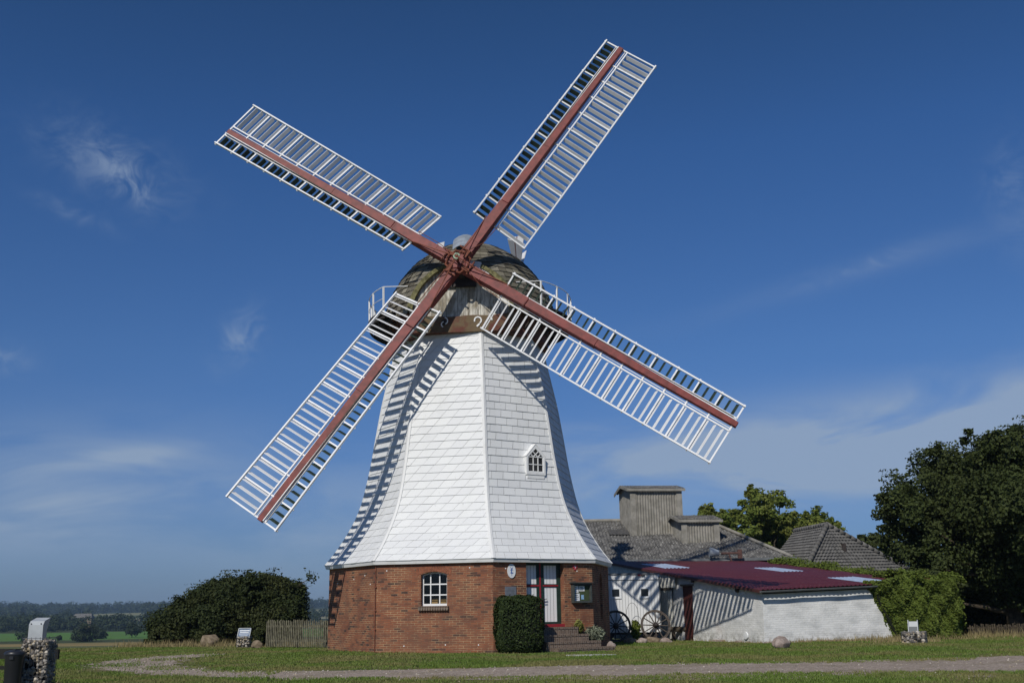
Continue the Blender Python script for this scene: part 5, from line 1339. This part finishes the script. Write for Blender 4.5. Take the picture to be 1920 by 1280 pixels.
w1_ = wagon_wheel(); w1_.location = (5.60, 44.35, .61); w1_.rotation_euler = (R(-12), R(8), R(4)); w1_['label'] = 'spoked wagon wheel leaning on the trailer, fully visible, nearer the corrugated panel'
w2_ = copy_tree(w1_); w2_.location = (3.97, 44.05, .61); w2_.rotation_euler = (R(-10), R(40), R(-8)); w2_['label'] = 'spoked wagon wheel half hidden behind the brick mill corner'
def strewn(l):
    for i, (px, y, r_, lab) in enumerate(l):
        p = ground_at(px, y); tag(rock('bed_stone', (p.x, p.y, r_*.25), r_, M['rock'] if i % 2 else M['rockbrown'], 60+i, (1.3, .8, .7), sub=3), lab, 'stone', 'stones edging the bed before the trailer')
strewn([(1180, 1204, .20, 'flat bed stone below the half hidden wagon wheel'), (1203, 1204, .17, 'bed stone between the two wagon wheels'), (1226, 1203, .22, 'large flat bed stone under the fully visible wagon wheel'), (1249, 1203, .18, 'mossy bed stone right of the fully visible wagon wheel')])
p = ground_at(1180, 1199); plant('hollyhock', 'leafy plant growing between the two wagon wheels', (4.80, 44.5, 0), .8, .36, 360, 'leafoak', .085)
mb = MB(); mb.tube([(4.45+.32*(1-math.cos(a))*.8, 44.6, .65 + .85*math.sin(a)**.6 if 0 < a < 3.14 else .65) for a in np.linspace(0, 3.14, 14)], .008, 5)
mb.tube([(4.45, 44.6, -.02), (4.45, 44.6, .65)], .008, 5); mb.tube([(4.96, 44.6, -.02), (4.96, 44.6, .65)], .008, 5)
tag(mb.build('wire_hoop', M['iron']), 'thin wire hoop standing in the bed before the trailer', 'hoop')
bh = empty('log_bench', (6.75, 45.4, 0), 'rough dark log bench right of the wagon wheels', 'bench')
mb = MB(); limb(mb, (6.30, 45.5, .42), (7.02, 45.3, .42), .10, .12, 5, .04); mb.build('seat', M['bark'], bh)
for x in (6.45, 6.85):
    mb = MB(); mb.bar((x, 45.4, 0), (x, 45.4, .36), .14, .12, (0, 1, 0)); mb.build('leg', M['bark'], bh)

# ------------------------------------------------------------------ grey barn behind, hip roofed house, ivy
barn = empty('barn', (9, 58, 0), 'big barn with grey corrugated roof and two boxy roof housings', 'barn')
YE, ZB, YR, ZRR = 55.0, 3.60, 62.5, 6.15
bx0, bx1 = 1.2, 14.05
RV = Vector((0, YR-YE, ZRR-ZB)); rl = RV.length; RVn = RV.normalized()
mb = MB(); wl = .177; amp = .032
nu = int((bx1-bx0)/wl*6); rows = 24; vs = []
for j in range(rows+1):
    v = j/rows
    for i in range(nu+1):
        x = bx0 + (bx1-bx0)*i/nu; xm = bx1 - 3.15*v
        xx = min(x, xm); lap = .012*((j*1.0) % 4)/4
        vs.append(Vector((xx, YE + (YR-YE)*v, ZB + (ZRR-ZB)*v - .10*math.sin(v*3.1)*.4)) + Vector((0, -.32, .95))*(amp*math.sin(2*math.pi*x/wl)+lap))
mb.add(vs, [(j*(nu+1)+i, j*(nu+1)+i+1, (j+1)*(nu+1)+i+1, (j+1)*(nu+1)+i) for j in range(rows) for i in range(nu)])
broof = mb.build('roof', M['greyroof'], barn, True)
mb = MB(); mb.add([(bx1, YE, ZB), (bx1-3.15, YR, ZRR-.03), (bx0, YR, ZRR-.03), (bx0, YR+7.5, ZB), (bx1, YR+7.5, ZB)], [(0, 4, 1), (1, 4, 3, 2)]); mb.build('roof_back', M['greyroof'], broof)
mb = MB(); mb.tube([(bx1-3.15*v, YE+(YR-YE)*v, ZB+(ZRR-ZB)*v+.06) for v in np.linspace(0, 1, 12)], .09, 8); mb.tube([(bx1-3.15, YR, ZRR+.04), (bx0, YR, ZRR+.04)], .10, 8); mb.build('ridge_cap', M['greywall'], broof)
mb = MB(); mb.box(((bx0+bx1)/2-.2, 59.5, ZB/2-.15), ((bx1-bx0)/2-.4, 0, 0), (0, 3.9, 0), (0, 0, ZB/2)); mb.build('wall', M['plaster'], barn)
mb = MB(); mb.bar((bx0, YE-.12, ZB-.04), (bx1+.15, YE-.12, ZB-.02), .15, .13); mb.build('gutter', M['gutter'], barn)
mb = MB(); mb.bar((bx1+.1, YE-.02, ZB-.10), (bx1+.1, YE+14.5, ZB-.10), .04, .18); mb.build('fascia', M['blackwood'], barn)
mb = MB(); hp_ = Vector((5.75, YE+5.0, ZB+5.0*(ZRR-ZB)/(YR-YE))) + Vector((0, -.32, .95))*.05; mb.box(hp_, (.55, 0, 0), RVn*.45, Vector((0, -RVn.z, RVn.y))*.03); mb.build('roof_hatch', simple('dark_hatch', (.075, .073, .07), .8, .4, 9), broof)
def housing(px0, px1, pxl, ytop, ybot, depth, dd, name, label):
    """corrugated box with a small gable roof whose ridge runs along the front"""
    yb = depth; a = at(px0, ybot, yb); b = at(px1, ybot, yb); zt = at(px0, ytop, yb).z; z0 = a.z - .6
    yaw = R(7); U = Vector((math.cos(yaw), math.sin(yaw), 0)); Vv = Vector((-U.y, U.x, 0)); w_ = (b.x-a.x)*1.0
    o0 = Vector((a.x, yb, 0))
    t = MB()
    nu = int(w_/.15*6); vs = []
    for i in range(nu+1):
        u = w_*i/nu; pnt = o0 + U*u - Vv*(.025*math.sin(2*math.pi*u/.15)); vs += [pnt+Z3*z0, pnt+Z3*zt]
    t.add(vs, [(2*i, 2*i+2, 2*i+3, 2*i+1) for i in range(nu)])
    nu = int(dd/.15*6); vs = []
    for i in range(nu+1):
        u = dd*i/nu; pnt = o0 + Vv*u - U*(.02*math.sin(2*math.pi*u/.3)); rise = .30*(1-abs(2*u/dd-1)); vs += [pnt+Z3*z0, pnt+Z3*(zt+rise)]
    t.add(vs, [(2*i+1, 2*i+3, 2*i+2, 2*i) for i in range(nu)])
    for (p, q_) in ((o0+Vv*dd, o0+Vv*dd+U*w_), (o0+U*w_, o0+U*w_+Vv*dd)): t.quad(p+Z3*z0, q_+Z3*z0, q_+Z3*zt, p+Z3*zt)
    h = t.build(name, M['greywall'], broof)
    for (p, q_) in ((o0-Vv*.03-U*.03, 0), (o0+U*w_-Vv*.03+U*.03, 0)):
        t = MB(); t.box(p + Z3*((z0+zt)/2) + (U*.14 if q_ == 0 and (p-o0).dot(U) < 1 else -U*.14), U*.16, Vv*.03, Z3*(zt-z0)/2); t.build('corner_trim', M['greywall'], h)
    t = MB(); ov = .22; nu = int((w_+2*ov)/.15*5)
    for sg in (-1, 1):
        vs = []
        for i in range(nu+1):
            u = -ov + (w_+2*ov)*i/nu; wv = .025*math.sin(2*math.pi*u/.15)
            e0 = o0 + U*u + Vv*(dd/2 + sg*(dd/2+.2)) + Z3*(zt-.02+wv+.03); e1 = o0 + U*u + Vv*dd/2 + Z3*(zt+.34+wv)
            vs += [e0, e1]
        t.add(vs, [(2*i, 2*i+2, 2*i+3, 2*i+1) for i in range(nu)])
    rr = t.build('housing_roof', M['greyroof'], h, True)
    t = MB(); t.bar(o0-U*ov-Vv*.2+Z3*(zt-.07), o0+U*(w_+ov)-Vv*.2+Z3*(zt-.07), .03, .14)
    for sg in (-1, 1): t.bar(o0-U*(ov+.02)+Vv*(dd/2+sg*(dd/2+.2))+Z3*(zt-.06), o0-U*(ov+.02)+Vv*dd/2+Z3*(zt+.28), .04, .16)
    t.build('fascia', M['greywall'], h)
housing(1185, 1282, 1162, 916, 986, 59.6, 3.0, 'roof_tower', '')
housing(1280, 1350, 1262, 974, 1009, 58.0, 2.6, 'roof_dormer', '')
mb = MB(); pa, pb = at(1352, 1037, 54.6), at(1387, 1036, 54.4)
mb.tube([pa, pb], .06, 8); mb.box(pb + Vector((.0, 0, -.05)), (.10, 0, 0), (0, .1, 0), (0, 0, .22)); mb.tube([pa.lerp(pb, .4), pa.lerp(pb, .55)-Z3*.4], .04, 6); rp = mb.build('roof_pump', simple('dull_rust', (.085, .045, .038), .8, .3, 9), barn)
mb = MB(); pc = at(1344, 1036, 54.7); mb.lathe(pc, [(.0, -.1), (.14, -.1), (.24, .25), (.26, .36), (.0, .36)], 14, (-1, 0, .1)); mb.build('bell', M['zinc'], rp)

# hip roofed house
hh = empty('hip_roof_house', (17, 60, 0), 'house with grey tiled hip roof right of the barn', 'house')
ap = at(1551, 985, 57.5); rb = at(1489, 996, 63.0); hp = at(1505, 1080, 53.5); rr_ = at(1712, 1082, 59.5); lf = at(1430, 1062, 62.0)
ZEv = 2.95
def z_set(p, z): return Vector((p.x, p.y, z))
hp, rr_, lf = z_set(hp, ZEv-.3), z_set(rr_, ZEv-.05), z_set(lf, ZEv+.1)
rb = Vector((rb.x, rb.y, ap.z+.05))
def tile_plane(mb, a, b, c_, d_, rows_, tw):
    """roof slope a-b eave, d-c top: rows of lapped tiles"""
    a, b, c_, d_ = map(Vector, (a, b, c_, d_)); nrm = (b-a).cross(d_-a).normalized()
    if nrm.z < 0: nrm = -nrm
    for j in range(rows_):
        v0, v1 = j/rows_, (j+1)/rows_; l0, r0 = a.lerp(d_, v0), b.lerp(c_, v0); l1, r1 = a.lerp(d_, v1), b.lerp(c_, v1)
        n_ = max(1, int((r0-l0).length/tw)); Lr, Lr1 = (r0-l0).length, (r1-l1).length; dr0 = (r0-l0).normalized()
        sub = 4; pts0, pts1 = [], []
        for i in range(n_*sub+1):
            u = i/(n_*sub); wv = .022*math.sin(2*math.pi*i/sub); pts0.append(l0.lerp(r0, u)+nrm*(.055+wv)); pts1.append(l1.lerp(r1, u)+nrm*(.012+wv*.6))
        for i in range(n_):
            vs = pts0[i*sub:(i+1)*sub+1] + pts1[i*sub:(i+1)*sub+1]; m_ = sub+1
            mb.add(vs, [(q_, q_+1, m_+q_+1, m_+q_) for q_ in range(sub)])
            fr_ = pts0[i*sub:(i+1)*sub+1]; mb.add(fr_+[p-nrm*.03 for p in fr_], [(m_+q_, m_+q_+1, q_+1, q_) for q_ in range(sub)])
mb = MB(); tile_plane(mb, hp, rr_, ap, ap, 16, .30); tile_plane(mb, lf, hp, ap, rb, 16, .30)
hroof = mb.build('roof', M['tile_roof'], hh)
mb = MB()
for (a, b) in ((hp, ap), (ap, rr_), (ap, rb)):
    n_ = int((b-a).length/.38)
    for i in range(n_): mb.tube([a.lerp(b, i/n_)+Z3*.07, a.lerp(b, (i+1)/n_)+Z3*.055], [.14, .115], 8)
mb.build('ridge_tile', M['tile_roof'], hroof, True)
mb = MB(); back = rr_ + (lf-hp); mb.add([rr_, back, rb, ap], [(0, 1, 2, 3)]); mb.add([lf, rb, back], [(0, 1, 2)]); mb.build('roof_back', M['greyroof'], hroof)
mb = MB(); inn_ = (hp+rr_+lf+back)/4
q4 = [inn_ + (p-inn_)*.93 for p in (hp, rr_, back, lf)]
for i in range(4):
    a, b = q4[i], q4[(i+1) % 4]; mb.quad(Vector((a.x, a.y, -.1)), Vector((b.x, b.y, -.1)), Vector((b.x, b.y, ZEv-.1)), Vector((a.x, a.y, ZEv-.1)))
mb.build('wall', M['plaster'], hh)
mb = MB(); mb.bar(hp-Z3*.04, rr_-Z3*.04, .12, .10); mb.bar(lf-Z3*.04, hp-Z3*.04, .12, .10); mb.build('gutter', M['gutter'], hh)
mb = MB(); vp = ap.lerp(rr_, .28).lerp(hp, .12); mb.box(vp+Vector((-.3, -.5, -.25)), (.10, 0, 0), (0, .12, 0), (0, 0, .22)); mb.build('roof_vent', M['iron'], hroof)

def ivy():
    t = empty('ivy_hedge', SP(7.0, -.4, 0), 'bright green ivy smothering the right end of the shed', 'ivy')
    Kv, Av, Bv = np.array(K), np.array(A1), np.array(B1); up = np.array([0, 0, 1.0])
    def place(a, b, z): return Kv + a[:, None]*Av + b[:, None]*Bv + z[:, None]*up
    lump = lambda a, z: .12*np.sin(a*2.9+z*2.1)+.08*np.sin(a*6.1-z*5)+.05*np.sin(a*13+z*9)
    a1 = 8.75; top = lambda a: 2.22 + .10*np.sin(a*2.2+1) - .35*np.clip((a-8.1)/.6, 0, 1)**2
    n = 26000; s = rng.uniform(0, 1, n); z = rng.uniform(0, 1, n)
    lo = 5.45 - 1.0*z**1.15 + .05*np.sin(z*19); aa = lo + (a1-lo)*s; zz = z*top(aa)
    endr = np.clip((aa-(a1-.7))/.7, 0, 1)
    dep = -.55 - lump(aa, zz) + .9*endr**2 + .04*np.clip((zz-1.5)/.5, 0, 1)**2 + rng.uniform(-.10, .07, n) + .42*np.exp(-((aa-lo)/.22)**2)
    P = place(aa, dep, zz+.03); Nn = -Bv + .5*up + Av*endr[:, None]
    m_ = 14000; aa = rng.uniform(6.0, a1, m_); dd = rng.uniform(-.62, 2.5, m_); hz = np.maximum(top(aa), 0) + .18*np.sin(aa*2.3)+.1*np.sin(dd*4+aa) + .06*dd
    P2 = place(aa, dd, hz + rng.normal(0, .06, m_)); P2 = P2[aa > 6.10 + .25*np.sin(dd*5) + .35*np.clip(dd, 0, 3)]
    m3 = 6000; bq = rng.uniform(1.0, 11.5, m3); edge = np.interp(bq, [0, 1, 3, 7, 11, 12.6], [6.3, 6.7, 7.25, 7.6, 7.75, 8.1]); aw = edge + np.abs(rng.normal(0, .45, m3)) + .12*np.sin(bq*2.7)
    hz = 1.86 + SL*bq + .12 + np.abs(rng.normal(0, .08, m3))*(1+.5*np.sin(bq*2)) + .12*np.clip(aw-edge, 0, 1); P3 = place(aw, bq, hz)
    m5 = 7000; bq = rng.uniform(-.2, 9, m5); zz = rng.uniform(0, 2, m5); P5 = place(a1-.05+.15*np.sin(bq*3+zz*2)+rng.normal(0, .08, m5), bq, zz)
    PP = np.concatenate([P, P2, P3, P5]); NN = np.concatenate([Nn, np.tile(up-.4*Bv, (len(P2), 1)), np.tile(up-.5*Bv, (m3, 1)), np.tile(Av, (m5, 1))])
    leaf_mesh('foliage', PP, NN, .085, M['leafivy'], t, 1.25, .6)
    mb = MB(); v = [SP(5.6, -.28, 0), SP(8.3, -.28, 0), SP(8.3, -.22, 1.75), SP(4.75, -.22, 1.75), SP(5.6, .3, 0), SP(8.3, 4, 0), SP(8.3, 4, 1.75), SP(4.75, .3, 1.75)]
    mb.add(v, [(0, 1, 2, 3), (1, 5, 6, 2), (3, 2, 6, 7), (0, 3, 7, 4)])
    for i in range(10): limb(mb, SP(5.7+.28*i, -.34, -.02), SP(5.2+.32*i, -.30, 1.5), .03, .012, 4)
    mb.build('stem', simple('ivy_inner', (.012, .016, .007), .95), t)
ivy()

# ------------------------------------------------------------------ trees
def big_tree():
    random.seed(21)
    base = Vector((21.5, 47.5, 0)); t = empty('maple_tree', base, 'huge dark green maple tree at the right edge of the lawn', 'tree')
    l = [(1696, 958, 46), (1688, 1010, 38), (1735, 915, 62), (1720, 985, 66), (1745, 1050, 56), (1790, 890, 60), (1800, 960, 80), (1810, 1050, 70), (1850, 880, 62), (1880, 850, 50), (1890, 950, 85), (1895, 1060, 72), (1950, 860, 70), (1980, 970, 110), (1980, 1080, 80), (2060, 900, 90), (2070, 1030, 100), (1725, 1062, 30), (1800, 1100, 44), (1860, 1110, 44), (1672, 965, 20), (1672, 1022, 16), (2140, 980, 90), (1935, 1120, 50), (1757, 858, 24), (1830, 840, 30)]
    bl = blobs_px(l, 47.5, 2.4)
    bl2 = [(b[0]+random.uniform(-.3, .3), b[1]+random.choice((-1, 1))*random.uniform(1.2, 2.8), b[2]-random.uniform(0, .4), b[3]*.9) for b in bl[5:18]]
    P, Q = crown_points(bl+bl2, 240000, .5, .95, .35, 110); k = P[:, 2] > .9
    leaf_mesh('crown', P[k], Q[k], .105, M['leaftree'], t, 1.35, .75)
    mb = MB(); mb.tube([base, base+Vector((-.05, 0, .8)), base+Vector((-.1, 0, 1.9)), base+Vector((-.1, .1, 3.2)), base+Vector((0, .1, 5.2))], [.42, .33, .30, .24, .12], 12)
    for b in bl:
        a_ = base + Vector((random.uniform(-.1, .1), 0, random.uniform(1.3, 3.2))); limb(mb, a_, a_.lerp(Vector(b[:3]), .85), .13, .02, 6, .08)
    limb(mb, base+Vector((-.2, 0, .9)), at(1800, 1130, 47.3), .14, .05, 6, .1)
    mb.build('trunk', M['bark'], t)
big_tree()
def mid_tree(name, label, l, depth, basepx, n, mat, leaf, seed, spread=1.6, clusters=60, inner=.45):
    random.seed(seed); g = at(basepx, 1100, depth); base = Vector((g.x, g.y, 0)); t = empty(name, base, label, 'tree')
    bl = blobs_px(l, depth, spread); P, Q = crown_points(bl, n, inner, .9, .35, clusters); leaf_mesh('crown', P, Q, leaf, M[mat], t, 1.35, .75)
    mb = MB(); top = max(b[2] for b in bl); mb.tube([base, base+Z3*1.5, base+Z3*3.0, base+Z3*(top*.72)], [.32, .26, .20, .06], 10)
    for b in bl: limb(mb, base + Z3*random.uniform(2.0, 3.6), (b[0], b[1], b[2]), .10, .02, 6, .25)
    mb.build('trunk', M['bark'], t)
mid_tree('oak_tree', 'tall open yellow green oak behind the barn roof', [(1430, 945, 34), (1400, 965, 26), (1460, 935, 26), (1440, 985, 44), (1395, 1000, 34), (1470, 980, 30), (1415, 925, 16), (1450, 1020, 40), (1400, 1030, 34), (1380, 985, 16), (1470, 1015, 30)], 74, 1432, 17000, 'leafoak', .16, 31, 2.2, 34, .25)
mid_tree('oak_tree', 'lower green oak between the barn and hip roofed house', [(1505, 985, 26), (1535, 975, 22), (1520, 1005, 34), (1550, 985, 18), (1490, 1010, 26), (1570, 985, 12), (1560, 1005, 24)], 78, 1520, 15000, 'leafoak', .17, 32)
mid_tree('oak_tree', 'small sunlit oak top showing right beside the smaller roof housing', [(1335, 972, 24), (1358, 975, 20), (1345, 990, 26), (1318, 966, 14), (1372, 990, 16)], 82, 1345, 12000, 'leafoak', .18, 33)
mid_tree('lime_tree', 'dark shaded tree behind the tiled house and below the maple', [(1640, 1030, 30), (1665, 1055, 34), (1745, 1100, 34), (1760, 1110, 40), (1625, 1015, 14), (1800, 1140, 46), (1850, 1150, 40), (1740, 1150, 40), (1900, 1150, 44), (1950, 1140, 50)], 69, 1700, 50000, 'leaftree', .16, 34, 2.5)
hedge_block('shrub_row', 'dark shaded shrub row under the maple right of the ivy', (20.5, 51, 0), 5.2, .8, 2.1, 14000, 'leafbush', .13, .12, cat='shrubs', bulge=.15)
rf_ = empty('paling_fence', (20.1, 46.2, 0), 'low old paling fence in shade under the maple', 'fence')
for i in range(26):
    mb = MB(); x = 19.0 + i*.09; mb.bar((x, 46.3-.01*i, -.05), (x+random.uniform(-.02, .02), 46.3-.01*i, .40+random.uniform(-.05, .05)), .06, .02, (0, 1, 0)); mb.build('picket', M['bark'], rf_)
mb = MB(); mb.bar((18.9, 46.35, .28), (21.4, 46.1, .28), .03, .06); mb.build('rail', M['bark'], rf_)
plant('garden_shrub', 'small bluish shrub at the foot of the ivy beside the paling fence', (17.0, 43.2, 0), .8, .9, 900, 'leaftree', .07, 'shrub')

# ------------------------------------------------------------------ the air over the valley
HAZE = 0.00013
bm = bmesh.new(); bmesh.ops.create_cube(bm, size=1.0)
for v in bm.verts: v.co = Vector((v.co.x*9000, -80 + (v.co.y+.5)*4200, -12 + (v.co.z+.5)*82))
me = bpy.data.meshes.new('haze'); bm.to_mesh(me); bm.free()
q = N('haze_air'); q.t.nodes.remove(q.b)
pv = q.n('ShaderNodeVolumePrincipled'); pv.inputs['Color'].default_value = rgb(.50, .72, 1.0); pv.inputs['Density'].default_value = HAZE; pv.inputs['Anisotropy'].default_value = .1
q.l(pv.outputs[0], q.o.inputs['Volume']); me.materials.append(q.m)
tag(link('haze', me), 'thin blue summer haze over the valley', 'haze', kind='stuff')
